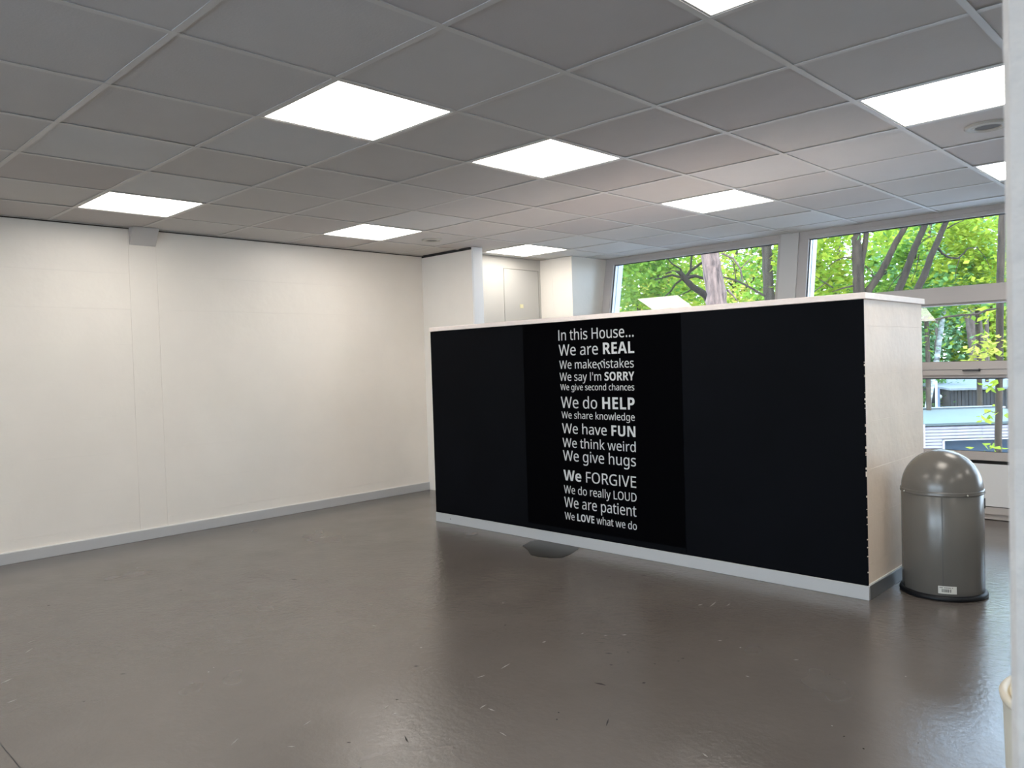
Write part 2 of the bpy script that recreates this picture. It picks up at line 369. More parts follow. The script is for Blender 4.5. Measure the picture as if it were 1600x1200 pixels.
GLASS = glass_material()
FLOORM = floor_material()
GLYPHS = '{"r\'":[151,[[57,306,44,480,107,480,94,306]]],"r.":[180,[[89,-9,79,-8,69,-5,60,1,54,10,50,22,48,36,50,51,54,63,60,71,69,77,79,80,89,81,100,80,110,77,119,71,126,63,130,51,132,36,130,22,126,10,119,1,110,-5,100,-8]]],"rD":[490,[[65,0,65,480,213,480,259,477,301,468,338,453,371,432,398,406,420,374,436,336,446,293,449,244,442,170,420,109,383,61,333,27,272,7,199,0],[126,52,191,52,299,73,364,136,385,242,380,301,364,348,338,383,302,408,258,423,204,428,126,428]]],"rE":[373,[[65,0,65,480,333,480,333,426,126,426,126,277,321,277,321,224,126,224,126,53,333,53,333,0]]],"rF":[349,[[65,0,65,480,333,480,333,426,126,426,126,257,320,257,320,203,126,203,126,0]]],"rG":[489,[[271,-7,224,-3,182,7,145,23,114,46,88,74,67,108,53,148,44,191,41,240,44,288,54,331,71,370,93,404,121,433,155,456,195,473,240,483,289,486,316,485,341,483,366,479,389,473,411,466,433,458,410,406,392,413,373,419,352,425,331,430,309,432,286,433,233,427,188,410,152,381,125,343,109,296,104,240,106,203,112,169,123,139,137,112,157,89,181,70,210,57,245,48,285,46,305,46,323,47,338,49,353,51,366,54,379,57,379,199,273,199,273,253,439,253,439,18,413,10,387,4,361,-1,333,-4,303,-6]]],"rH":[498,[[65,0,65,480,126,480,126,277,371,277,371,480,432,480,432,0,371,0,371,224,126,224,126,0]]],"rI":[228,[[27,0,27,35,83,48,83,431,27,445,27,480,200,480,200,445,144,431,144,48,200,35,200,0]]],"rL":[352,[[65,0,65,480,126,480,126,54,335,54,335,0]]],"rO":[525,[[263,-7,216,-3,174,7,139,24,109,48,84,76,65,111,52,150,44,193,41,241,44,288,52,331,65,370,84,404,109,433,139,456,174,473,216,483,263,487,309,484,349,473,384,456,414,433,439,405,458,370,472,331,481,288,484,240,481,193,472,150,458,110,439,76,414,47,384,24,349,7,308,-3],[263,46,312,51,352,69,382,98,403,137,416,184,420,240,416,297,403,344,382,382,352,411,313,428,263,434,214,428,174,411,143,382,122,344,109,297,105,240,109,184,122,137,143,98,173,69,213,51]]],"rR":[418,[[65,0,65,480,197,480,252,476,296,464,329,446,353,419,367,385,372,343,370,319,366,298,358,279,348,264,336,250,322,239,307,229,292,221,276,215,408,0,337,0,221,198,126,198,126,0],[126,249,197,249,233,252,261,259,283,272,298,290,307,313,310,340,306,369,297,391,281,407,259,418,230,425,194,427,126,427]]],"rU":[491,[[243,-7,188,-1,143,15,107,42,81,78,66,121,60,171,60,480,121,480,121,169,124,133,135,102,152,78,176,60,208,49,246,46,286,50,317,61,341,80,357,106,367,135,370,169,370,480,430,480,430,169,428,137,421,107,410,80,394,55,373,34,348,16,318,4,283,-4]]],"rV":[403,[[171,0,0,480,63,480,171,172,178,153,184,134,189,117,194,100,198,83,201,67,205,83,209,100,214,117,219,135,225,154,232,173,339,480,403,480,232,0]]],"rW":[625,[[135,0,8,480,71,480,146,187,151,166,155,146,160,127,163,108,166,90,169,73,171,91,175,110,179,130,183,150,188,170,194,190,279,480,341,480,429,188,435,167,440,147,445,127,449,107,453,89,455,73,458,90,461,108,465,127,469,146,474,167,479,187,553,480,616,480,488,0,427,0,334,314,323,353,320,366,317,377,314,388,310,409,309,401,306,389,303,372,298,352,293,333,287,312,196,0]]],"ra":[377,[[144,-7,114,-4,86,5,63,19,45,40,34,67,31,100,36,133,50,161,73,183,106,200,150,210,203,215,265,217,265,238,262,265,256,286,245,301,230,311,212,316,190,318,172,317,154,315,136,310,120,304,104,298,89,291,71,335,87,343,106,350,126,357,148,362,170,365,193,366,233,363,266,353,291,337,308,314,319,283,322,245,322,0,279,0,268,51,265,51,249,33,233,19,216,7,196,0,173,-5],[158,41,187,44,212,52,234,66,251,86,261,112,264,144,264,176,211,174,171,170,140,163,118,152,103,138,95,121,92,99,94,81,100,66,110,55,124,47,140,43]]],"rc":[322,[[201,-7,171,-5,143,2,117,13,93,28,74,48,58,73,46,103,39,138,37,178,39,220,47,256,59,286,76,311,96,332,119,347,146,358,174,365,206,367,224,366,241,364,259,361,275,357,288,352,300,347,282,298,271,302,258,306,244,310,230,313,217,314,204,315,145,300,110,254,98,179,101,139,110,105,124,79,144,60,170,48,201,44,220,45,237,47,253,50,267,55,281,60,294,65,294,13,282,7,268,2,254,-2,239,-4,221,-6]]],"rd":[413,[[185,-7,143,-2,107,14,77,40,55,76,41,123,37,179,41,236,55,283,78,319,108,346,144,361,185,367,211,365,234,360,254,351,270,340,285,328,297,314,301,314,300,320,300,329,299,339,298,350,297,359,297,367,297,510,356,510,356,0,308,0,300,48,297,48,285,34,271,21,254,9,234,0,211,-5],[194,42,228,46,255,56,274,74,287,98,295,129,298,168,298,179,295,220,288,254,275,282,256,302,229,314,193,318,164,313,140,301,122,280,109,252,101,218,98,178,101,138,109,105,122,78,141,58,165,46]]],"re":[379,[[210,-7,177,-4,147,3,120,14,96,30,75,51,59,76,47,106,39,140,37,177,39,215,46,249,57,279,72,305,90,326,112,344,138,357,166,364,196,367,226,364,252,358,276,347,296,331,313,312,327,290,337,264,343,235,345,204,345,169,98,169,102,131,113,100,129,76,152,58,180,47,213,44,235,44,255,46,274,50,292,55,310,61,328,69,328,17,310,9,292,4,274,-1,255,-4,234,-6],[99,216,283,216,280,244,273,269,262,290,245,306,223,315,195,318,169,315,147,306,129,291,114,271,105,245]]],"rg":[413,[[195,-161,145,-159,102,-151,65,-138,65,-84,103,-100,148,-109,198,-112,227,-109,251,-100,271,-85,286,-65,295,-40,298,-11,298,3,298,10,298,17,298,27,299,36,299,43,300,48,297,48,268,17,231,-1,185,-7,142,-1,106,15,76,42,54,79,41,125,37,179,41,233,54,278,76,316,106,344,142,361,185,367,208,365,229,361,249,353,267,343,283,329,298,312,301,312,309,360,356,360,356,-6,352,-53,338,-92,317,-122,286,-144,245,-157],[194,42,227,45,253,55,273,71,287,94,295,126,298,165,298,179,295,224,287,259,273,285,252,303,226,313,193,317,165,313,142,301,123,281,109,254,101,220,98,179,101,138,109,104,123,77,141,57,165,46]]],"rh":[415,[[57,0,57,510,116,510,116,361,116,343,115,326,113,310,117,310,130,327,146,341,164,352,185,360,206,364,229,366,269,363,302,352,328,335,346,310,357,276,361,234,361,0,302,0,302,230,293,278,266,307,222,317,186,313,158,302,139,283,126,257,119,225,116,186,116,0]]],"ri":[173,[[87,420,78,421,70,424,62,429,57,436,54,446,52,457,54,469,57,479,62,486,70,491,78,494,87,495,96,494,104,491,111,486,117,479,120,469,122,457,120,446,117,436,111,429,104,424,96,421],[57,0,57,360,116,360,116,0]]],"rk":[359,[[57,0,57,510,116,510,116,244,115,236,115,226,115,216,114,204,114,194,113,185,116,185,119,189,123,195,128,201,144,221,149,228,154,234,158,238,273,360,343,360,197,206,353,0,281,0,156,168,116,132,116,0]]],"rl":[173,[[57,0,57,510,116,510,116,0]]],"rm":[628,[[57,0,57,360,105,360,113,311,117,311,129,328,144,342,162,353,182,361,202,365,223,367,273,360,310,340,333,306,336,306,350,325,366,340,386,352,407,360,429,365,452,367,489,363,520,353,543,335,560,310,570,277,574,234,574,0,515,0,515,232,507,279,483,308,442,317,410,314,385,304,367,287,355,264,347,234,345,199,345,0,286,0,286,232,278,279,253,308,212,317,180,313,155,302,137,283,125,258,118,226,116,187,116,0]]],"rn":[415,[[57,0,57,360,105,360,113,311,117,311,130,328,146,342,165,353,186,361,208,365,230,367,270,363,302,353,328,335,346,310,357,277,361,234,361,0,302,0,302,230,293,278,266,307,222,317,186,313,158,302,139,283,126,258,119,226,116,187,116,0]]],"ro":[406,[[202,-7,172,-4,143,3,117,15,94,32,75,53,58,79,46,109,39,143,37,181,42,236,57,282,82,318,116,345,156,361,204,367,236,364,264,357,290,345,314,328,333,307,349,282,361,252,368,218,370,181,365,126,350,79,325,42,291,15,250,-1],[203,42,237,46,263,59,283,80,298,107,306,141,309,181,306,220,298,253,283,281,263,301,236,313,203,317,169,313,143,301,123,281,109,253,101,220,98,181,101,141,109,107,123,80,143,59,170,46]]],"rp":[413,[[57,-161,57,360,105,360,113,311,116,311,128,326,142,339,158,351,178,360,201,365,228,367,270,362,305,346,335,320,358,284,372,238,376,181,372,124,358,78,335,41,305,14,269,-1,228,-7,202,-5,179,0,159,9,142,20,128,32,116,46,112,46,113,37,114,28,115,17,116,6,116,-4,116,-13,116,-161],[219,42,240,44,258,50,273,60,286,74,296,90,305,110,310,132,314,155,315,181,312,220,304,253,291,280,272,301,248,313,218,317,185,314,159,303,140,286,127,262,119,231,116,192,116,181,119,140,126,106,138,78,157,58,184,46]]],"rr":[277,[[57,0,57,360,105,360,112,294,115,294,128,313,143,330,160,345,179,357,201,364,225,367,232,367,239,366,247,366,254,365,261,364,267,363,260,308,254,310,248,311,241,312,234,312,227,313,221,313,203,311,186,306,169,298,154,286,141,272,131,256,123,236,118,215,116,192,116,0]]],"rs":[322,[[148,-7,124,-6,102,-4,83,-1,66,4,50,9,35,16,35,70,50,63,68,56,87,50,107,45,128,42,149,41,176,43,198,47,214,55,225,66,232,79,234,94,234,103,231,111,227,118,221,125,212,133,200,140,186,147,168,155,146,164,124,173,104,182,86,191,71,200,58,211,48,223,40,237,36,253,34,271,38,299,51,323,72,342,99,356,132,364,169,367,191,366,211,364,231,360,249,355,267,350,284,343,264,296,248,301,233,307,216,312,200,315,183,318,165,318,143,317,124,313,110,307,99,298,93,287,91,275,92,265,95,257,99,249,107,243,116,236,129,229,144,222,162,215,183,206,205,198,225,189,242,180,257,170,269,159,279,147,286,133,290,118,291,99,287,67,274,41,253,20,224,5,189,-4]]],"rt":[242,[[167,-7,149,-6,132,-2,115,3,100,11,87,22,77,37,68,55,63,78,62,105,62,314,11,314,11,343,62,366,86,443,121,443,121,360,225,360,225,314,121,314,121,106,123,86,128,70,137,57,148,49,162,43,177,42,186,42,196,43,205,44,214,46,221,47,228,49,228,4,221,1,212,-1,201,-4,189,-5,178,-6]]],"ru":[415,[[184,-7,144,-3,111,7,86,25,68,49,57,83,53,124,53,360,113,360,113,128,122,81,148,52,193,42,229,46,256,57,276,76,289,102,296,134,299,173,299,360,358,360,358,0,310,0,301,48,298,48,285,31,269,17,250,6,229,-1,207,-5]]],"rv":[341,[[136,0,0,360,63,360,140,148,143,138,147,127,151,115,155,103,159,91,162,80,165,70,167,61,169,52,171,52,173,61,176,70,179,81,182,92,186,104,190,116,194,127,198,138,201,148,278,360,341,360,204,0]]],"rw":[528,[[106,1,7,361,69,361,118,169,123,149,128,130,132,110,136,92,139,75,142,61,144,61,146,69,148,79,151,89,153,101,156,112,159,125,162,136,165,148,169,158,232,361,297,361,359,158,364,142,368,126,373,108,377,91,381,76,383,62,385,62,387,74,390,90,395,108,399,128,404,148,410,169,460,361,520,361,420,1,351,1,289,203,284,222,279,240,274,258,270,274,267,288,265,299,262,299,260,288,257,274,253,258,249,240,244,221,238,203,173,1]]],"ry":[343,[[56,-161,46,-161,37,-160,28,-160,21,-158,14,-157,7,-156,7,-109,13,-110,19,-111,25,-111,32,-112,40,-113,47,-113,66,-111,83,-105,97,-95,108,-82,118,-67,127,-49,146,-1,1,360,64,360,142,155,148,137,154,120,160,104,165,88,169,72,172,57,175,57,178,69,182,84,187,101,193,119,199,137,206,156,279,360,343,360,187,-50,174,-81,157,-108,139,-131,116,-148,89,-158]]],"bA":[463,[[0,0,169,482,293,482,463,0,354,0,319,114,144,114,109,0],[170,199,295,199,259,311,251,340,240,375,237,387,234,398,232,407,229,397,226,386,223,374,212,336,209,325,206,317,204,311]]],"bE":[376,[[60,0,60,480,336,480,336,396,162,396,162,291,324,291,324,208,162,208,162,84,336,84,336,0]]],"bF":[369,[[60,0,60,480,335,480,335,396,161,396,161,273,323,273,323,189,161,189,161,0]]],"bH":[514,[[60,0,60,480,162,480,162,291,352,291,352,480,453,480,453,0,352,0,352,207,162,207,162,0]]],"bL":[379,[[60,0,60,480,162,480,162,84,357,84,357,0]]],"bN":[546,[[60,0,60,480,189,480,397,120,399,120,398,143,397,165,396,187,395,209,394,231,394,253,394,480,486,480,486,0,357,0,148,363,145,363,147,340,148,317,149,294,150,271,151,248,151,226,151,0]]],"bO":[535,[[267,-7,218,-3,176,7,139,24,108,48,83,76,63,111,50,150,42,193,39,241,42,289,50,332,63,371,83,405,108,433,139,456,176,473,219,484,268,487,317,484,360,473,396,456,427,433,452,405,471,370,485,331,493,288,496,240,493,193,485,150,471,110,452,76,427,47,396,24,360,7,317,-3],[267,79,307,83,338,98,361,122,376,154,386,194,389,240,386,287,376,327,361,359,338,383,307,398,268,402,229,398,198,383,175,359,159,327,149,287,146,240,149,194,159,154,175,122,198,98,229,83]]],"bP":[422,[[60,0,60,480,214,480,270,475,315,462,349,440,373,410,387,373,392,330,390,303,384,276,374,252,360,229,340,209,316,193,286,180,249,173,206,171,162,171,162,0],[162,254,195,254,222,256,245,261,264,271,278,285,286,303,289,326,280,365,253,388,208,396,162,396]]],"bR":[443,[[60,0,60,480,200,480,260,476,308,464,345,444,371,416,386,380,392,336,390,315,386,296,379,278,370,263,359,249,346,237,332,226,318,217,302,209,443,0,330,0,216,184,162,184,162,0],[162,267,195,267,225,268,249,274,267,283,279,296,286,313,289,333,286,354,278,370,266,382,247,390,223,395,193,396,162,396]]],"bS":[370,[[167,-7,118,-4,73,6,31,22,31,117,54,107,78,98,102,90,126,83,150,79,175,77,197,79,215,84,228,92,237,102,242,114,244,128,241,145,232,160,217,172,198,183,176,195,150,207,139,212,127,218,114,225,101,233,89,243,77,253,66,265,56,279,48,293,41,310,38,329,36,350,41,390,56,423,80,450,113,470,152,482,199,486,223,485,247,482,270,478,293,471,317,463,341,453,308,373,287,382,267,389,249,394,232,398,214,401,195,402,178,400,163,396,151,388,143,378,137,367,136,353,138,337,146,324,158,313,176,302,199,290,226,277,250,265,271,253,289,241,305,227,318,212,329,196,337,178,342,157,343,133,338,93,323,59,297,31,262,10,219,-2]]],"bU":[508,[[252,-7,193,-1,145,15,107,42,79,78,63,121,57,171,57,480,158,480,158,186,161,151,169,123,183,103,201,89,225,81,255,79,285,81,309,90,327,105,339,126,347,153,349,187,349,480,451,480,451,169,448,137,441,107,429,80,412,55,390,34,363,16,331,4,294,-4]]],"bV":[437,[[163,0,0,480,103,480,193,194,195,188,197,179,200,167,211,125,214,111,217,99,218,89,220,99,222,111,225,125,229,140,232,153,236,167,243,194,334,480,437,480,273,0]]],"bW":[649,[[122,0,0,480,100,480,161,218,164,206,167,193,170,179,173,163,176,147,179,132,181,117,183,104,185,92,186,104,188,117,191,132,193,147,196,162,199,177,207,211,277,480,373,480,443,211,445,202,448,191,450,177,453,162,456,147,459,132,461,117,463,104,465,92,466,104,468,117,471,132,474,147,477,163,480,179,488,218,549,480,649,480,527,0,412,0,347,252,345,258,343,265,342,274,335,306,332,318,330,329,328,339,324,364,324,357,322,349,321,339,314,307,312,295,310,285,308,274,305,265,304,257,302,251,238,0]]],"bY":[419,[[159,0,159,183,0,480,110,480,210,282,310,480,419,480,260,187,260,0]]],"be":[397,[[218,-7,183,-4,151,2,121,14,95,30,73,50,54,76,41,106,33,141,30,181,33,221,40,257,52,288,69,314,89,335,113,352,140,364,170,371,203,373,251,369,291,354,324,330,348,297,363,256,368,207,368,158,132,158,135,132,143,110,157,92,175,79,197,71,223,68,246,69,267,71,287,75,307,80,327,88,347,97,347,19,329,11,310,5,290,0,269,-4,245,-6],[134,225,274,225,272,246,266,265,257,280,243,293,226,300,204,302,186,300,170,294,156,283,145,269,138,249]]],"space":175}'

# ------------------------------------------------------------------ the room: floor, roof, ceiling
XL, XR, YB = -2.937, 6.6, -5.2
mb = MB()
mb.box(XL - 0.3, XR + 0.2, YB - 0.2, FB + 0.02, -0.25, 0)
floor = structure(mb.build('floor', FLOORM), 'polished grey-brown floor with scuffs, running under the black partition', 'floor')
mb = MB()   # fine saw-cut joint at the lower left
mb.box(-3, 3.5, -1.034, -1.031, 0.0003, 0.0007)
mb.build('floor_joint', DARKM, floor)

mb = MB()
mb.box(XL - 0.3, XR + 0.2, YB - 0.2, 5.30, ZC + 0.30, ZC + 0.5)  # unseen slab, put in to keep sun and sky out of the room
structure(mb.build('ceiling_slab', mat('concrete_slab', (0.4, 0.39, 0.38), rough=0.9)), 'unseen concrete roof slab above the hung ceiling, put in to block sun and sky', 'ceiling')

ceil = empty('ceiling', (0, 0, ZC))
structure(ceil, 'suspended ceiling of grey square tiles in a thin pale grid', 'ceiling')
LIGHTS = {(0, 0), (0, 2), (0, 5), (-4, 0), (-4, 3), (-4, 6), (3, 0), (3, 3), (3, 6),
          (-4, -3), (0, -3), (3, -3), (7, 0), (7, 3), (7, 6), (7, -3), (0, -6), (-4, -6), (3, -6), (7, -6)}
A0, A1, B0, B1 = -5, 11, -9, 9
BW = 0.012
TG = 0.004


def tile_mesh(name, w, h, m):
    q = MB()
    e = 0.004
    # bottom face slightly above the bar flange, chamfered rim, back
    q.add([(0, 0, 0.016), (w, 0, 0.016), (w, h, 0.016), (0, h, 0.016), (0, 0, 0.003), (w, 0, 0.003), (w, h, 0.003), (0, h, 0.003)],
          [(4, 7, 6, 5), (0, 4, 5, 1), (1, 5, 6, 2), (2, 6, 7, 3), (3, 7, 4, 0), (0, 1, 2, 3)])
    me = bpy.data.meshes.new(name)
    me.from_pydata(q.v, [], q.f)
    me.materials.append(m)
    return me


cache = {}
n_tile = 0
for a in range(A0, A1):
    for b in range(B0, B1):
        if (a, b) in LIGHTS:
            continue
        x0, x1 = max(a * T, XL), min((a + 1) * T, XR)
        y0, y1 = max(b * T, YB), min((b + 1) * T, 5.17)
        if x1 - x0 < 0.03 or y1 - y0 < 0.03:
            continue
        if x1 <= -2.05 and y0 >= 4.56 - 0.3 and y1 > 4.9:
            pass
        w, h = round(x1 - x0 - 2 * TG, 4), round(y1 - y0 - 2 * TG, 4)
        k = rnd.choices([0, 1, 2], [5, 3, 2])[0]
        key = (w, h, k)
        if key not in cache:
            cache[key] = tile_mesh('ceiling_tile', w, h, TILES[k])
        o = bpy.data.objects.new('ceiling_tile', cache[key])
        COL.objects.link(o)
        o.parent = ceil
        o.location = (x0 + TG, y0 + TG, rnd.uniform(0, 0.0010))
        o.rotation_euler = (rnd.uniform(-.0025, .0025), rnd.uniform(-.0025, .0025), 0)
# bars: long runners along y, short ones along x laid between them
for a in range(A0, A1 + 1):
    x = min(max(a * T, XL + BW), XR)
    q = MB()
    q.box(x - BW, x + BW, YB, 5.17, -0.0015, 0.0015)
    q.box(x - 0.003, x + 0.003, YB, 5.17, 0.0015, 0.04)
    q.build('grid_bar', BARM, ceil)
for b in range(B0, B1 + 1):
    y = min(max(b * T, YB), 5.17)
    q = MB()
    q.box(XL, XR, y - BW, y + BW, -0.0009, 0.0012)
    q.box(XL, XR, y - 0.003, y + 0.003, 0.0012, 0.04)
    q.build('grid_bar', BARM, ceil)
q = MB()
q.box(XL - .1, XR, YB, 5.2, 0.05, 0.07)
q.build('tile_backing', DARKM, ceil)

# shadow-gap trims where the ceiling meets the left wall
q = MB()
q.box(XL - 0.01, XL + 0.004, YB, 3.28, ZC - 0.010, ZC - 0.0025)
structure(q.build('trim_1', mat('brown_shadow_gap', (0.06, 0.05, 0.045), rough=0.8)), 'thin dark shadow line between the left wall and the ceiling', 'trim')

# ------------------------------------------------------------------ walls
wl = MB()
wl.box(XL - 0.2, XL, YB, 3.28, 0, ZC + 0.3)
wl = structure(wl.build('wall_left', WALLM), 'long white painted block wall on the left with faint joints', 'wall')
courses = [0.07, 0.15, 0.41, 0.67, 0.93, 1.19, 1.45, 1.71, 1.97, ZC - 0.011]
spans = [(YB, 0.515), (0.7165, 3.28)]
for k in range(len(courses) - 1):
    z0, z1 = courses[k], courses[k + 1]
    for (y0, y1) in spans:
        q = MB()
        q.bbox(XL - 0.01, XL + 0.004 + rnd.uniform(-0.0002, 0.0002), y0 + 0.0004, y1 - 0.0004, z0 + 0.00015, z1 - 0.00015, 0.0005)
        q.build('wall_block', WALLM, wl)
q = MB()
q.bbox(XL - 0.01, XL + 0.0022, 0.517, 0.7145, 0.07, ZC - 0.011, 0.001)
q.build('pilaster_strip', WALLM, wl)

q = MB()   # sloping haunch of a roof beam above the pilaster
HX, HB, HT = XL + 0.004, 2.195, ZC + 0.0
q.hexa([(HX, 0.525, HB - 0.01), (HX + 0.012, 0.525, HB), (HX + 0.012, 0.712, HB), (HX, 0.712, HB - 0.01),
        (HX, 0.525, ZC - 0.001), (HX + 0.085, 0.525, ZC - 0.001), (HX + 0.085, 0.712, ZC - 0.001), (HX, 0.712, ZC - 0.001)])
structure(q.build('trim_2', mat('grey_beam_paint', (0.56, 0.53, 0.50), rough=0.6)), 'small sloping beam end boxed in at the top of the left wall', 'trim')

q = MB()
q.bbox(XL, XL + 0.016, YB, 3.28, 0, 0.075, 0.002)
bl = structure(q.build('baseboard_left', SKIRT), 'grey skirting along the foot of the left wall', 'baseboard')
q = MB()
q.box(XL, XL + 0.0135, YB, 3.28, 0.075, 0.081)
q.build('paint_bead', SKIRTW, bl)

# back: stub wall, recess with door, column box, up to the glass front
SY, SX = 3.28, -2.215
RX = -2.52
q = MB()
q.box(XL - 0.2, SX, SY, 3.385, 0, ZC - 0.022)
ws = structure(q.build('wall_stub', WALLM), 'short white wall stub ending the left wall, below the ceiling gap', 'wall')
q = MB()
q.box(XL - 0.2, SX - 0.03, SY + 0.006, 3.37, ZC - 0.022, ZC + 0.1)  # dark strip paints the shade of the open gap
structure(q.build('trim_3', DARKM), 'dark strip standing in for the shaded gap above the short wall stub', 'trim')
q = MB()
q.box(SX + 0.0005, SX + 0.02, SY + 0.001, 3.40, 0, ZC)
structure(q.build('trim_4', mat('white_post', (0.82, 0.82, 0.82), rough=0.5)), 'narrow pale post at the end of the wall stub', 'trim')
DY0, DY1, DZ = 4.0, 4.53, 2.195
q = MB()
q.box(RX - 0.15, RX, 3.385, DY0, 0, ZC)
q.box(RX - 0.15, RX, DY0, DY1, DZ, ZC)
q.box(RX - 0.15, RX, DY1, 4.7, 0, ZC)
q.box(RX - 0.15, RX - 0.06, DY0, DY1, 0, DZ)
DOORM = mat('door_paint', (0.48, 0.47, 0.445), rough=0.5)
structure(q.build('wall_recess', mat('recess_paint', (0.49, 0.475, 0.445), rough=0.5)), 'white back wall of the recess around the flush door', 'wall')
d1 = empty('door_1', (RX, DY0, 0))
structure(d1, 'flush white door in the recess behind the partition', 'door')
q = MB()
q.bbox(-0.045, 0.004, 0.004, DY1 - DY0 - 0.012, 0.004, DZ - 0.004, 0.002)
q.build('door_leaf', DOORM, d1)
q = MB()
q.bbox(0.004, 0.0075, 0.225, 0.275, 1.795, 1.835, 0.001)
o = q.build('lock_cover', mat('yellowed_plastic', (0.72, 0.68, 0.42), rough=0.5), d1)
o['label'] = 'small yellowed square lock cover'
q = MB()
q.box(-2.98, -2.351, 4.56, 4.72, 0, ZC)
q.box(-2.35, -2.085, 4.56, 5.16, 0, ZC)
structure(q.build('wall_back', WALLM), 'white boxed column between the recess and the windows', 'wall')

# unseen sides that close the room
q = MB()
q.box(XL - 0.2, XR + 0.2, YB - 0.2, YB, 0, 0.35)
q.box(XL - 0.2, XR + 0.2, YB - 0.2, YB, 2.2, ZC + 0.3)
q.box(XL - 0.2, -1.0, YB - 0.2, YB, 0.35, 2.2)
q.box(1.9, 2.1, YB - 0.2, YB, 0.35, 2.2)
q.box(5.2, XR + 0.2, YB - 0.2, YB, 0.35, 2.2)
structure(q.build('wall_rear', WALLM), 'white wall behind the viewpoint', 'wall')
for n_, (xa, xb) in enumerate(((-1.0, 1.9), (2.1, 5.2))):
    q = MB()
    for bx in ((xa, xb, 0.35, 0.42), (xa, xb, 2.13, 2.2), (xa, xa + 0.07, 0.42, 2.13), (xb - 0.07, xb, 0.42, 2.13)):
        q.box(bx[0], bx[1], YB - 0.12, YB - 0.05, bx[2], bx[3])
    wf = structure(q.build('window_%d' % (5 + n_), FRAMEM), 'window in the wall behind the viewpoint, %s one' % ('left' if n_ else 'right'), 'window')
    q = MB()
    q.box(xa + 0.07, xb - 0.07, YB - 0.09, YB - 0.084, 0.42, 2.13)
    q.build('glass_pane', GLASS, wf)
q = MB()
q.box(XR, XR + 0.2, YB, 5.2, 0, ZC + 0.3)
structure(q.build('wall_right', WALLM), 'white wall at the far right end of the room', 'wall')
q = MB()
q.bbox(2.921, 4.3, -0.87, -0.70, 0, ZC, 0.006)
structure(q.build('wall_pier', WALLR), 'rough white wall edge close by at the right', 'wall')

# ------------------------------------------------------------------ leaning window front
ZG = dict(top=2.238, m1=1.712, m1g=1.669, m0=1.582, l1=1.135, lg=1.070, l0=1.012, s1=0.474, s0=0.41, p1=0.388, p0=0.09)


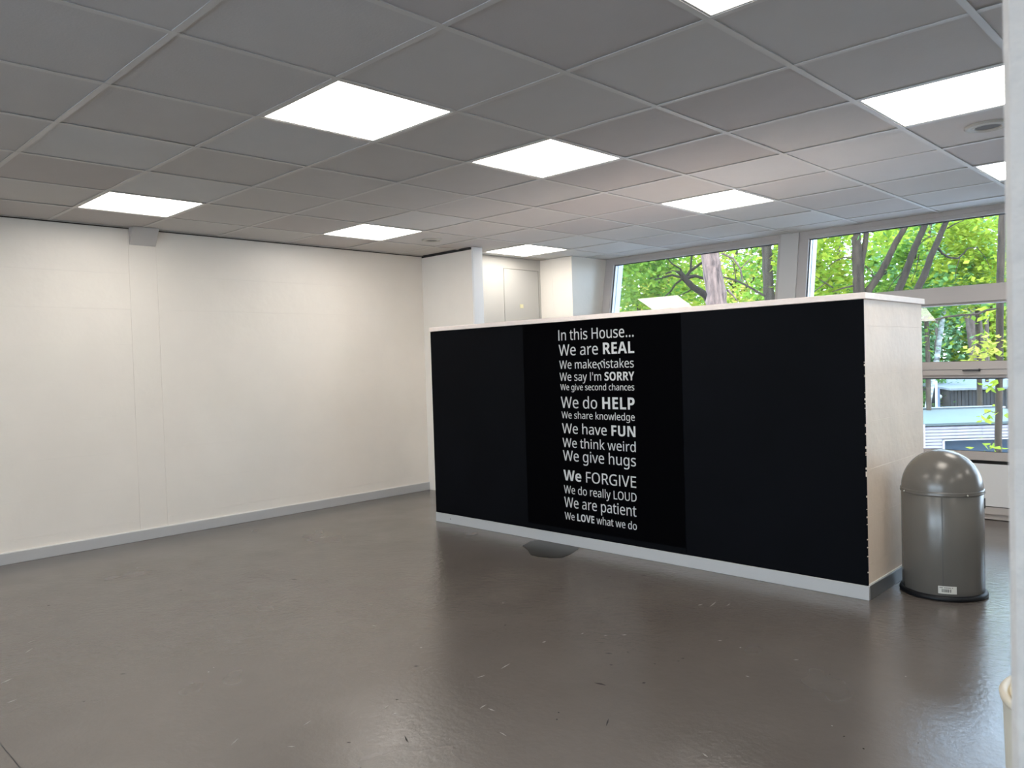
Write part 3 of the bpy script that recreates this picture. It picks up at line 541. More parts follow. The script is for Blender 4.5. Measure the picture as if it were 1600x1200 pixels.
def window(n, x0, x1, fl, fr, label):
    """x0..x1 whole bay, fl / fr widths of left and right frame members"""
    w = empty('window_%d' % n, (x0, FB, 0))
    structure(w, label, 'window')
    inv = Vector((-x0, -FB, 0))

    def part(name, boxes, m):
        q = MB()
        for bx in boxes:
            fbox(q, *bx)
        q.v = [tuple(Vector(v) + inv) for v in q.v]
        return q.build(name, m, w)

    gx0, gx1 = x0 + fl, x1 - fr
    part('frame_post', [(x0, gx0, 0.03, ZC - 0.002, -0.035, 0.045)], FRAMEM)
    part('frame_post', [(gx1, x1, 0.03, ZC - 0.002, -0.035, 0.045)], FRAMEM)
    part('frame_head', [(gx0, gx1, ZG['top'], ZC - 0.002, -0.035, 0.012), (gx0, gx1, ZG['top'] + 0.03, ZC - 0.002, -0.042, -0.035)], FRAMEM)
    part('frame_rail', [(gx0, gx1, ZG['m1g'], ZG['m1'], -0.03, 0.012), (gx0, gx1, ZG['m0'], ZG['m1g'] - 0.003, -0.042, 0.012),
                        (gx0, gx1, ZG['m0'] - 0.012, ZG['m0'], -0.02, 0.004)], FRAMEM)
    part('frame_rail', [(gx0, gx1, ZG['lg'] + 0.003, ZG['l1'] - 0.022, -0.045, 0.045), (gx0, gx1, ZG['l1'] - 0.022, ZG['l1'], -0.03, 0.03)], FRAMEM)
    sash = part('sash_rail', [(gx0, gx1, ZG['l0'] + 0.018, ZG['lg'] - 0.003, -0.052, 0.04), (gx0, gx1, ZG['l0'], ZG['l0'] + 0.018, -0.035, 0.03)], FRAMEM)
    part('frame_sill', [(gx0, gx1, ZG['s0'] + 0.002, ZG['s1'] - 0.014, -0.05, 0.045), (gx0, gx1, ZG['s1'] - 0.014, ZG['s1'], -0.03, 0.03)], FRAMEM)
    part('shadow_joint', [(gx0, gx1, 0.06, ZG['p0'] + 0.01, -0.01, 0.03), (gx0, gx1, ZG['p1'], ZG['s0'] + 0.002, -0.02, 0.03)], DARKM)
    part('infill_panel', [(gx0, gx1, ZG['p0'], ZG['p1'], -0.032, 0.03)], mat('white_infill_panel', (0.72, 0.73, 0.75), rough=0.45))
    part('bottom_rail', [(gx0, gx1, 0.035, ZG['p0'] - 0.006, -0.045, 0.045), (gx0, gx1, 0.0, 0.035, -0.03, 0.04)], FRAMEM)
    for z0, z1 in ((ZG['m1'], ZG['top']), (ZG['l1'], ZG['m0']), (ZG['s1'], ZG['l0'])):
        part('glass_pane', [(gx0 - 0.003, gx1 + 0.003, z0 - 0.003, z1 + 0.003, 0.0, 0.006)], GLASS)
        part('pane_gasket', [(gx0, gx0 + 0.005, z0, z1, -0.012, 0), (gx0, gx1, z0, z0 + 0.005, -0.012, 0), (gx0, gx1, z1 - 0.005, z1, -0.012, 0)], DARKM)
    # outside reveal on the left
    part('outer_reveal', [(gx0 - 0.03, gx0 + 0.004, 0.3, ZC, 0.05, 0.13)], mat('pale_blue_reveal', (0.42, 0.47, 0.54), rough=0.5))
    part('outer_reveal', [(gx1, gx1 + 0.03, 0.3, ZC, 0.05, 0.13)], mat('pale_blue_reveal', (0.42, 0.47, 0.54)))
    # handle on the sash
    hx = x0 + 1.345
    q = MB()
    for hb in ((hx, hx + 0.115, 1.055, 1.063, -0.075, -0.062), (hx + 0.105, hx + 0.115, 1.055, 1.072, -0.075, -0.05)):
        fbox(q, *hb)
    q.v = [tuple(Vector(v) + inv) for v in q.v]
    h = q.build('sash_handle', mat('dark_handle', (0.03, 0.03, 0.035), rough=0.4), sash)
    h['label'] = 'slim dark pull handle'
    return w


def post(n, x0, x1, label):
    q = MB()
    fbox(q, x0, x1, 0.0, ZC - 0.002, -0.05, 0.06)
    structure(q.build('trim_%d' % n, mat('light_grey_post', (0.56, 0.54, 0.525), rough=0.45)), label, 'trim')


window(1, -2.085, -0.10, 0.105, 0.03, 'leaning grey-framed window behind the left half of the partition')
window(2, 0.065, 2.04, 0.085, 0.03, 'leaning grey-framed window at the right, running down beside the bin')
window(3, 2.20, 4.17, 0.085, 0.03, 'leaning window hidden behind the near wall edge')
window(4, 4.33, 6.30, 0.085, 0.03, 'last leaning window, out of view at the right')
post(5, -0.10, 0.065, 'pale flat post between the two visible windows')
post(6, 2.04, 2.20, 'pale flat post behind the near wall edge')
post(7, 4.17, 4.33, 'pale flat post out of view')
post(8, 6.30, 6.60, 'pale end post out of view')
q = MB()
fbox(q, -2.35, 6.6, ZC - 0.002, ZC + 0.32, -0.035, 0.06)
structure(q.build('trim_9', FRAMEM), 'grey band closing the glass front above the ceiling', 'trim')
q = MB()
fbox(q, -2.45, -2.085, -0.2, ZC, -0.03, 0.06)
structure(q.build('trim_10', WALLM), 'white outer corner beside the left window', 'trim')

# ------------------------------------------------------------------ the partition
PX0, PX1, PY0, PY1, PZ = -1.675, 1.637, 2.312, 3.195, 1.497
wp = MB()
wp.box(PX0 + 0.004, PX1 - 0.003, PY0 + 0.005, PY1, 0, PZ)
wp = structure(wp.build('wall_partition', ENDM), 'low thick white partition with a black front, standing free in the room', 'wall')
cs = [0.078, 0.174, 0.412, 0.65, 0.888, 1.126, 1.364, PZ]
for k in range(len(cs) - 1):
    z0, z1 = cs[k], cs[k + 1]
    q = MB()
    q.bbox(PX1 - 0.03, PX1 + rnd.uniform(-0.0003, 0.0003), PY0 + 0.001, PY1, z0 + 0.0002, z1 - 0.0002, 0.0005)
    q.build('wall_block', ENDM, wp)
q = MB()
q.bbox(PX0, 0.5995, PY0 - 0.004, PY0 + 0.006, 0.072, PZ - 0.001, 0.0012)
o = q.build('black_board', BLACKM, wp)
q = MB()
q.bbox(0.6015, PX1 + 0.001, PY0 - 0.004, PY0 + 0.006, 0.072, PZ - 0.001, 0.0012)
q.build('black_board', BLACKM, wp)
q = MB()   # flakes of paint at the corner
for k in range(26):
    z = rnd.uniform(0.09, 1.3)
    h = rnd.uniform(0.003, 0.012)
    q.box(PX1 - 0.001, PX1 + 0.0022, PY0 - 0.0055, PY0 + 0.002, z, z + h)
q.build('paint_chips', ENDM, wp)['kind'] = 'stuff'
q = MB()
q.bbox(PX0 - 0.006, PX1 + 0.014, PY0 - 0.010, PY1 + 0.012, PZ, 1.528, 0.002)
q.build('cap_board', CAPM, wp)
q = MB()
q.bbox(PX0, PX1 + 0.006, PY0 - 0.008, PY0 + 0.006, 0, 0.071, 0.0015)
bb = structure(q.build('baseboard_partition', mat('pale_grey_skirting', (0.46, 0.46, 0.455), rough=0.35)), 'pale grey skirting along the black front of the partition', 'baseboard')
q = MB()
q.bbox(PX1 - 0.004, PX1 + 0.008, PY0 + 0.004, PY1, 0, 0.071, 0.0015)
be = structure(q.build('baseboard_end', mat('dark_grey_skirting', (0.13, 0.13, 0.13), rough=0.3)), 'dark grey skirting under the cream end of the partition', 'baseboard')
q = MB()
q.box(PX1 - 0.004, PX1 + 0.006, PY0 + 0.004, PY1, 0.071, 0.0775)
q.build('paint_bead', SKIRTW, be)
q = MB()
for sx_, sz_ in ((-1.50, 0.036), (-1.648, 0.02)):
    q.lathe([(0.005, 0), (0.005, 0.002)], 10)
    for i in range(-20, 0):
        pass
vs = []
q = MB()
for sx_, sz_ in ((-1.50, 0.036),):
    ring = [(sx_ + 0.004 * math.cos(t * math.pi / 5), sz_ + 0.004 * math.sin(t * math.pi / 5)) for t in range(10)]
    q.add([(x, PY0 - 0.0085, z) for x, z in ring] + [(x, PY0 - 0.0095, z) for x, z in ring],
          [tuple(range(10, 20))] + [(i, (i + 1) % 10, 10 + (i + 1) % 10, 10 + i) for i in range(10)])
q.build('screw_head', DARKM, bb)

# ------------------------------------------------------------------ poster with lettering
PYF = PY0 - 0.004
poster = empty('poster', (-0.03, PYF, 0.11))
tag(poster, 'tall black poster of white house rules lettering, on the black front of the partition', 'poster')
po = Vector((-0.03, PYF, 0.11))
q = MB()
q.box(-0.672 - po.x, 0.597 - po.x, -0.0016, 0, 0, PZ - 0.004 - 0.11)
q.build('poster_film', POSTM, poster)
GL = json.loads(GLYPHS)
GL['rI'] = [200, [[68, 0, 68, 480, 130, 480, 130, 0]]]
LINES = [
    ([('r', "In this House...")], -0.344, 0.266, 1.372, 0.070),
    ([('r', "We are "), ('b', "REAL")], -0.344, 0.267, 1.271, 0.073),
    (None, -0.343, 0.261, 1.183, 0.055),
    ([('r', "We say I'm "), ('b', "SORRY")], -0.343, 0.263, 1.103, 0.054),
    ([('r', "We give second chances")], -0.339, 0.260, 1.041, 0.040),
    ([('r', "We do "), ('b', "HELP")], -0.338, 0.260, 0.922, 0.075),
    ([('r', "We share knowledge")], -0.335, 0.258, 0.853, 0.045),
    ([('r', "We have "), ('b', "FUN")], -0.334, 0.260, 0.753, 0.066),
    ([('r', "We think weird")], -0.333, 0.259, 0.660, 0.061),
    ([('r', "We give hugs")], -0.333, 0.258, 0.570, 0.069),
    ([('b', "We"), ('r', " FORGIVE")], -0.333, 0.256, 0.437, 0.070),
    ([('r', "We do really LOUD")], -0.333, 0.256, 0.350, 0.053),
    ([('r', "We are patient")], -0.333, 0.252, 0.257, 0.068),
    ([('r', "We "), ('b', "LOVE"), ('r', " what we do")], -0.332, 0.252, 0.174, 0.048),
]


def layout(runs, x=0.0):
    out = []
    for st, s in runs:
        for ch in s:
            if ch == ' ':
                x += GL['space']
                continue
            adv, sp = GL[st + ch]
            out.append((x, sp))
            x += adv
    return out, x


def letters(glyphs, name, fx):
    """glyphs: list of (x, splines) in font units; fx maps (x, y) to (wall x, z)"""
    cu = bpy.data.curves.new(name, 'CURVE')
    cu.dimensions = '2D'
    cu.fill_mode = 'BOTH'
    cu.extrude = 0.0004
    for x, sps in glyphs:
        for s in sps:
            n = len(s) // 2
            sp = cu.splines.new('POLY')
            sp.points.add(n - 1)
            for i in range(n):
                X, Z = fx(x + s[2 * i], s[2 * i + 1])
                sp.points[i].co = (X, Z, 0, 1)
            sp.use_cyclic_u = True
    tmp = bpy.data.objects.new('tmp', cu)
    me = bpy.data.meshes.new_from_object(tmp)
    bpy.data.objects.remove(tmp)
    me.transform(Matrix(((1, 0, 0, 0), (0, 0, -1, 0), (0, 1, 0, 0), (0, 0, 0, 1))))
    me.materials.clear()
    me.materials.append(LETM)
    o = bpy.data.objects.new(name, me)
    COL.objects.link(o)
    o.parent = poster
    o.location = (0, -0.0021, 0)
    return o


for runs, xa, xb, zb, cap in LINES:
    ys = cap / 480.0
    if runs:
        g, tot = layout(runs)
        x0 = min(x + min(s[0::2]) for x, sp in g for s in sp)
        x1 = max(x + max(s[0::2]) for x, sp in g for s in sp)
        k = (xb - xa) / (x1 - x0)
        words, last = [], -999
        for x, sp in g:
            lo, hi = min(min(s[0::2]) for s in sp), max(max(s[0::2]) for s in sp)
            if x + lo - last > 120:
                words.append([])
            words[-1].append((x, sp))
            last = x + hi
        for wd_ in words:
            letters(wd_, 'printed_word', lambda x, y: (xa + (x - x0) * k - po.x, zb + y * ys - po.z))
    else:
        g1, t1 = layout([('r', 'We make')])
        g2, t2 = layout([('r', 'istakes')])
        # left word ends at -0.035, right word starts at 0.045
        e1 = max(x + max(s[0::2]) for x, sp in g1 for s in sp)
        k1 = (-0.028 + 0.343) / e1
        s2 = min(x + min(s[0::2]) for x, sp in g2 for s in sp)
        e2 = max(x + max(s[0::2]) for x, sp in g2 for s in sp)
        k2 = (0.261 - 0.031) / (e2 - s2)
        fin = lambda x, y: (x - po.x, y - po.z)
        for lo, hi in ((0, 2), (2, 6)):
            letters([(0, [[c for i in range(0, len(s), 2) for c in (xa + (x + s[i]) * k1, zb + s[i + 1] * ys)] for s in sps]) for x, sps in g1[lo:hi]], 'printed_word', fin)
        letters([(0, [[c for i in range(0, len(s), 2) for c in (0.031 + (x + s[i] - s2) * k2, zb + s[i + 1] * ys)] for s in sps]) for x, sps in g2], 'printed_word', fin)
        ca, sa = math.cos(math.radians(27)), math.sin(math.radians(27))
        am, spm = GL['rm']
        o = letters([(0, [[c for i in range(0, len(s), 2) for c in
                     (-0.012 + (s[i] * k1 * 0.97) * ca - (s[i + 1] * ys * 0.97) * sa, zb - 0.013 + (s[i] * k1 * 0.97) * sa + (s[i + 1] * ys * 0.97) * ca)] for s in spm])], 'tilted_letter', fin)

# ------------------------------------------------------------------ light panels
LAB = {
    (0, 0): 'lit square ceiling panel, largest one, above the middle of the open floor',
    (0, 2): 'lit square ceiling panel, next one towards the windows from the largest panel',
    (0, 5): 'lit square ceiling panel in front of the window post, nearest to the windows',
    (-4, 0): 'lit square ceiling panel just above the boxed beam end on the left wall',
    (-4, 3): 'lit square ceiling panel near the left wall, beside the small ceiling vent',
    (-4, 6): 'lit square ceiling panel farthest away, in front of the recess door',
    (3, 0): 'lit square ceiling panel cut off by the top edge of the picture',
    (3, 3): 'lit square ceiling panel beside the round speaker, cut by the near wall edge',
    (3, 6): 'small sliver of lit ceiling panel above the right window, at the near wall edge',
}
FRM = mat('panel_frame_paint', (0.55, 0.54, 0.52), rough=0.5)
for (a, b) in sorted(LIGHTS):
    x0, y0 = a * T, b * T
    if y0 + T < YB or x0 < XL:
        pass
    lp = empty('light_panel', (x0 + T / 2, y0 + T / 2, ZC))
    tag(lp, LAB.get((a, b)) or 'unseen lit ceiling panel %s, %s' % ({-4: 'near the left wall', 0: 'in the middle aisle', 3: 'over the near wall pier', 7: 'near the right end wall'}[a], {-6: 'by the rear windows', -3: 'behind the viewpoint', 0: 'level with the open floor', 3: 'level with the partition', 6: 'by the leaning windows'}[b]), 'ceiling light', 'square lit panels in the ceiling')
    q = MB()
    o_, i_ = T / 2 - BW, 0.279
    for s in ((-o_, o_, -o_, -i_), (-o_, o_, i_, o_), (-o_, -i_, -i_, i_), (i_, o_, -i_, i_)):
        q.box(s[0], s[1], s[2], s[3], 0.0005, 0.012)
    q.build('panel_frame', FRM, lp)
    q = MB()
    q.box(-i_, i_, -i_, i_, 0.003, 0.010)
    q.build('diffuser', PANELM, lp)


def round_fitting(name, x, y, r, label, cat, dark):
    t = empty(name, (x, y, ZC))
    tag(t, label, cat)
    q = MB()
    q.lathe([(r, 0.004), (r, -0.003), (r * 0.93, -0.008), (r * 0.80, -0.009), (r * 0.74, -0.004), (r * 0.70, -0.004), (r * 0.66, -0.008), (r * 0.60, -0.008), (r * 0.56, -0.002)], 40, cap=False)
    q.build('rim', mat('cream_plastic_rim', (0.50, 0.48, 0.42), rough=0.5), t)
    q = MB()
    q.lathe([(0.0001, -0.0035), (r * 0.57, -0.002)], 40, cap=False)
    q.build('grille', mat('grey_grille', dark, rough=0.8), t)


round_fitting('ceiling_speaker', 2.095, 2.70, 0.10, 'round ceiling speaker with a cream rim, next to the lit panel at the right', 'speaker', (0.16, 0.155, 0.145))
round_fitting('ceiling_vent', -2.11, 2.72, 0.085, 'small round ceiling vent in the tile before the wall stub', 'vent', (0.12, 0.12, 0.10))

# ------------------------------------------------------------------ grey domed bin
BC = Vector((1.868, 2.695, 0))
dirc = Vector((CAM.x - BC.x, CAM.y - BC.y, 0)).normalized()
ang0 = math.atan2(dirc.y, dirc.x)
BINM = mat('grey_bin_enamel', (0.160, 0.147, 0.130), rough=0.26, spec=0.55, metal=0.15, var=0.05, vscale=2)
bn = empty('waste_bin', BC)
tag(bn, 'tall grey metal waste bin with a domed top, beside the cream end of the partition', 'waste bin')
r = 0.187
q = MB()
q.lathe([(r - 0.004, 0.02), (r, 0.024), (r, 0.512), (r - 0.003, 0.516)], 72)
body = q.build('body', BINM, bn)
q = MB()
q.lathe([(r - 0.002, 0.512), (r + 0.004, 0.515), (r + 0.005, 0.521), (r + 0.002, 0.525), (r + 0.004, 0.529), (r + 0.002, 0.534), (r - 0.004, 0.536)], 72, cap=False)
q.build('rim_band', BINM, bn)
q = MB()
prof = [((r - 0.001) * math.cos(t * math.pi / 2 / 22), 0.532 + 0.196 * math.sin(t * math.pi / 2 / 22)) for t in range(22)]
q.lathe(prof + [(0.0005, 0.728)], 72)
q.build('dome_lid', BINM, bn)
q = MB()
q.lathe([(r + 0.004, 0), (r + 0.013, 0.003), (r + 0.014, 0.012), (r + 0.010, 0.020), (r + 0.001, 0.026), (r - 0.006, 0.026)], 72)
q.build('rubber_foot', mat('black_rubber', (0.005, 0.006, 0.008), rough=0.4, spec=0.25), bn)


def on_body(a, z, rr):
    t = ang0 + a
    return Vector((rr * math.cos(t), rr * math.sin(t), z))


q = MB()   # welded seam up the body
q.hexa([on_body(-0.008, 0.024, r - 0.004), on_body(0.008, 0.024, r - 0.004), on_body(0.008, 0.024, r + 0.0012), on_body(-0.008, 0.024, r + 0.0012),
        on_body(-0.008, 0.512, r - 0.004), on_body(0.008, 0.512, r - 0.004), on_body(0.008, 0.512, r + 0.0012), on_body(-0.008, 0.512, r + 0.0012)])
q.build('seam', mat('grey_seam', (0.085, 0.08, 0.073), rough=0.4, metal=0.2), body)
for a in (-1.07, 0.62):
    q = MB()
    p = on_body(a, 0.521, r + 0.005)
    q.lathe([(0.0045, -0.004), (0.0045, 0), (0.003, 0.002), (0.0005, 0.003)], 10)
    ob = q.build('rivet', mat('bright_rivet', (0.6, 0.58, 0.52), rough=0.3, metal=0.8), bn)
    ob.location = p
    ob.rotation_euler = Vector((p.x, p.y, 0)).to_track_quat('Z', 'Y').to_euler()
q = MB()   # latch plate on the right flank
for z0 in (0.44,):
    q.hexa([on_body(1.48, z0, r - 0.002), on_body(1.56, z0, r - 0.002), on_body(1.56, z0, r + 0.004), on_body(1.48, z0, r + 0.004),
            on_body(1.48, z0 + 0.05, r - 0.002), on_body(1.56, z0 + 0.05, r - 0.002), on_body(1.56, z0 + 0.05, r + 0.004), on_body(1.48, z0 + 0.05, r + 0.004)])
q.build('hinge_plate', DARKM, bn)


def sticker_patch(name, m, a0, a1, z0, z1, off, parent, n=8):
    q = MB()
    vs = []
    for i in range(n + 1):
        a = a0 + (a1 - a0) * i / n
        vs += [on_body(a, z0, r + off), on_body(a, z1, r + off), on_body(a, z0, r - 0.0005), on_body(a, z1, r - 0.0005)]
    fs = []
    for i in range(n):
        k = 4 * i
        fs += [(k, k + 4, k + 5, k + 1), (k + 1, k + 5, k + 7, k + 3), (k + 2, k + 6, k + 4, k)]
    fs += [(0, 1, 3, 2), (4 * n, 4 * n + 2, 4 * n + 3, 4 * n + 1)]
    q.add(vs, fs)
    return q.build(name, m, parent)


st = sticker_patch('sticker', mat('off_white_sticker', (0.62, 0.60, 0.54), rough=0.5), -0.115, 0.315, 0.038, 0.075, 0.0013, bn)
st['label'] = 'off-white barcode sticker low on the body'
INK = mat('dark_ink', (0.05, 0.045, 0.04), rough=0.6)
q = MB()
a = -0.03
bars = []
while a < 0.19:
    w_ = rnd.choice((0.004, 0.006, 0.009))
    if not (0.135 < a < 0.155):
        bars.append((a, a + w_))
    a += w_ + rnd.choice((0.004, 0.006))
for b0, b1 in bars:
    q.add([on_body(b0, 0.046, r + 0.0017), on_body(b1, 0.046, r + 0.0017), on_body(b1, 0.061, r + 0.0017), on_body(b0, 0.061, r + 0.0017)], [(0, 1, 2, 3)])
a = -0.085
for w_ in (0.09, 0.02, 0.085, 0.025, 0.05, 0.02, 0.025):
    # row of tiny unreadable characters above the bars
    if w_ > 0.022:
        t_ = a
        while t_ < a + w_ - 0.008:
            q.add([on_body(t_, 0.0655, r + 0.0017), on_body(t_ + 0.007, 0.0655, r + 0.0017), on_body(t_ + 0.007, 0.070, r + 0.0017), on_body(t_, 0.070, r + 0.0017)], [(0, 1, 2, 3)])
            t_ += 0.012
    a += w_
q.build('barcode', INK, st)['kind'] = 'stuff'

# ------------------------------------------------------------------ cream bin at the near right
CB = Vector((2.862, 0.055, 0))
cb = empty('cream_bin', CB)
tag(cb, 'cream round bin mostly hidden behind the near wall edge at the lower right', 'waste bin')
CREAM = mat('cream_plastic', (0.42, 0.405, 0.345), rough=0.4)
q = MB()
q.lathe([(0.128, 0), (0.132, 0.004), (0.148, 0.575), (0.146, 0.576)], 56)
q.build('body', CREAM, cb)
q = MB()
q.lathe([(0.144, 0.572), (0.152, 0.576), (0.154, 0.586), (0.150, 0.592), (0.140, 0.590), (0.137, 0.586)], 56, cap=False)
q.build('rim', mat('cream_rim', (0.60, 0.54, 0.43), rough=0.35), cb)
q = MB()
q.lathe([(0.137, 0.586), (0.131, 0.612), (0.10, 0.628), (0.0005, 0.632)], 56)
q.build('lid', mat('cream_lid', (0.72, 0.64, 0.44), rough=0.35), cb)

# ------------------------------------------------------------------ scuffs and specks on the floor
def floor_at(px, py):
    d = W(px, py, 1.0) - CAM
    return CAM + d * (-CAM.z / d.z)


def marks(name, m, items):
    q = MB()
    for px, py, dx, dy, w in items:
        a, b = floor_at(px - dx, py - dy), floor_at(px + dx, py + dy)
        d = (b - a)
        n = Vector((-d.y, d.x, 0)).normalized() * w
        mid = (a + b) / 2 + n * rnd.uniform(-.5, .5)
        pts = [a, mid - n, b, mid + n]
        q.add([(p.x, p.y, 0.0002) for p in pts] + [(p.x, p.y, 0.0006) for p in pts], [(4, 5, 6, 7), (0, 1, 5, 4), (1, 2, 6, 5), (2, 3, 7, 6), (3, 0, 4, 7)])
    o = q.build(name, m, floor)
    o['kind'] = 'stuff'


light = [(850, 1003, 3, -1, .004), (1094, 945, 4, -1, .004), (1114, 944, 5, -4, .003), (1138, 945, 3, -2, .002), (975, 992, 4, -.5, .003), (946, 993, 3, 0, .003),
         (790, 1041, 7, -4, .003), (752, 1057, 6, -2, .003), (755, 1104, 5, -3, .003), (768, 1109, 5, 2, .003), (1125, 1001, 3, 0, .004), (1157, 1012, 1.6, 0, .004),
         (1168, 1057, 3, 1, .003), (786, 1147, 5, 3, .002), (1102, 1180, 4, 3, .003), (326, 1050, 1.6, 0, .004), (334, 1043, 1.2, 0, .003), (585, 978, 4, 1, .003),
         (658, 1012, 2, 0, .003), (48, 1003, 7, -3, .003), (45, 1017, 6, -4, .003), (10, 1064, 9, -4, .004), (18, 1096, 8, -3, .003), (366, 1160, 6, -6, .003),
         (480, 1130, 6, -4, .002), (603, 1105, 4, -3, .003), (617, 1115, 4, -1, .002), (1244, 1031, 4, 0, .003), (786, 942, 1.4, 0, .004), (1300, 1134, 1.5, 0, .003),
         (1415, 1057, 1.4, 0, .003), (300, 1068, 4, -1, .003), (455, 1167, 7, 0, .003), (210, 880, 6, -2, .003), (910, 990, 2, -1, .002)]
dark = [(938, 1069, 9, 2, .006), (951, 1021, 6, .5, .004), (955, 1039, 3, 0, .004), (1006, 1067, 3, -.5, .006), (870, 1124, 1.6, 0, .006), (1005, 899, 5, 0, .007),
        (953, 901, 2, 0, .005), (948, 935, 2, 0, .005), (1067, 1029, 3, 0, .004), (1023, 1037, 2, 0, .004), (650, 1041, 4, 0, .006), (620, 1093, 3, 0, .004),
        (949, 1129, -2, 6, .003), (76, 946, 2, 0, .004), (131, 1096, 2, 0, .004), (192, 1053, 4, 0, .003), (635, 1155, 3, 6, .003), (545, 1160, 3, 0, .003),
        (784, 930, 2, 0, .004), (811, 958, 2, 0, .004), (283, 922, 1.5, 0, .004), (460, 905, 4, 0, .004), (1060, 1033, 2, 0, .003)]
marks('light_scuffs', mat('pale_scuff', (0.19, 0.175, 0.16), rough=0.6), light)
marks('dark_specks', mat('dark_speck', (0.012, 0.009, 0.008), rough=0.7, spec=0.15), dark)

# ------------------------------------------------------------------ wet patch on the floor
q = MB()
pts = []
for (px, py) in ((816, 853), (828, 846), (846, 842), (868, 845), (893, 851), (905, 857), (897, 863), (890, 867), (878, 872), (860, 872), (840, 870), (829, 867), (824, 859)):
    d = W(px, py, 1.0) - CAM
    p = CAM + d * (-CAM.z / d.z)
    pts.append(p)
c = sum(pts, Vector()) / len(pts)
n = len(pts)
q.add([(p.x, p.y, 0.0004) for p in pts] + [(c.x + (p.x - c.x) * .93, c.y + (p.y - c.y) * .93, 0.0014) for p in pts],
      [tuple(range(n, 2 * n))] + [(i, (i + 1) % n, n + (i + 1) % n, n + i) for i in range(n)])
tag(q.build('floor_stain', mat('dark_stain', (0.028, 0.025, 0.022), rough=0.32, spec=0.45)), 'dark irregular stain on the floor just in front of the partition skirting', 'stain')

# ------------------------------------------------------------------ outside
GZ = -2.95
q = MB()
q.box(-60, 60, 26, 100, GZ - 0.3, GZ)
structure(q.build('ground', mat('woodland_ground', (0.10, 0.13, 0.04), rough=0.9, var=0.5, vscale=0.8)), 'green and brown woodland ground behind the garage', 'ground')
q = MB()
q.box(-60, 60, -40, 26, GZ - 0.3, GZ)  # out of view, added pale so it bounces neutral light to the ceiling
structure(q.build('ground_bounce', mat('pale_bounce_ground', (0.44, 0.42, 0.45), rough=0.85, var=0.15, vscale=0.7)), 'unseen pale ground round the building, added to bounce neutral light indoors', 'ground')


def leaf_mat(name, col, col2, tr=0.45):
    m = bpy.data.materials.new(name)
    m.use_nodes = True
    n, l = m.node_tree.nodes, m.node_tree.links
    n.clear()
    o = n.new('ShaderNodeOutputMaterial')
    mx = n.new('ShaderNodeMixShader')
    mx.inputs[0].default_value = tr
    df = n.new('ShaderNodeBsdfDiffuse')
    tl = n.new('ShaderNodeBsdfTranslucent')
    t = n.new('ShaderNodeNewGeometry')
    z = n.new('ShaderNodeTexNoise')
    z.inputs['Scale'].default_value = 1.6
    z.inputs['Detail'].default_value = 5
    l.new(t.outputs['Position'], z.inputs['Vector'])
    mth = n.new('ShaderNodeMath')
    mth.operation = 'MULTIPLY_ADD'
    l.new(t.outputs['Random Per Island'], mth.inputs[0])
    mth.inputs[1].default_value = 0.5
    l.new(z.outputs['Fac'], mth.inputs[2])
    r = n.new('ShaderNodeValToRGB')
    r.color_ramp.elements[0].position = 0.5
    r.color_ramp.elements[0].color = (*col2, 1)
    r.color_ramp.elements[1].position = 1.0
    r.color_ramp.elements[1].color = (*col, 1)
    l.new(mth.outputs[0], r.inputs[0])
    l.new(r.outputs[0], df.inputs[0])
    l.new(r.outputs[0], tl.inputs[0])
    l.new(df.outputs[0], mx.inputs[1])
    l.new(tl.outputs[0], mx.inputs[2])
    l.new(mx.outputs[0], o.inputs[0])
    return m


LEAF = {
    'lime': leaf_mat('lime_leaves', (0.360, 0.403, 0.047), (0.152, 0.239, 0.024)),
    'green': leaf_mat('green_leaves', (0.235, 0.338, 0.047), (0.083, 0.180, 0.028)),
    'deep': leaf_mat('blue_green_leaves', (0.152, 0.272, 0.080), (0.048, 0.131, 0.033)),
    'yellow': leaf_mat('yellow_green_leaves', (0.512, 0.435, 0.102), (0.235, 0.272, 0.038)),
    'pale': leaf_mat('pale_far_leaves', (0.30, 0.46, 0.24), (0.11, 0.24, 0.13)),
}


def bark(name, c, c2, sc=(6, 6, 1.2)):
    return mat(name, c, rough=0.9, spec=0.2, var=0.3, col2=c2, vscale=3.2, bump=0.9, bscale=6, bstretch=sc)


BARK = {
    'pine': bark('pine_bark', (0.21, 0.135, 0.11), (0.05, 0.034, 0.03)),
    'grey': bark('grey_bark', (0.065, 0.050, 0.038), (0.037, 0.026, 0.020)),
    'dark': bark('dark_bark', (0.030, 0.021, 0.015), (0.013, 0.009, 0.006)),
    'brown': bark('brown_bark', (0.052, 0.036, 0.025), (0.022, 0.015, 0.011)),
    'birch': mat('birch_bark', (0.42, 0.43, 0.44), rough=0.8, var=0.6, col2=(0.042, 0.035, 0.032), vscale=3.2, bstretch=(1.0, 1.0, 3.0)),
    'mauve': bark('mauve_bark', (0.109, 0.081, 0.071), (0.057, 0.039, 0.034)),
}


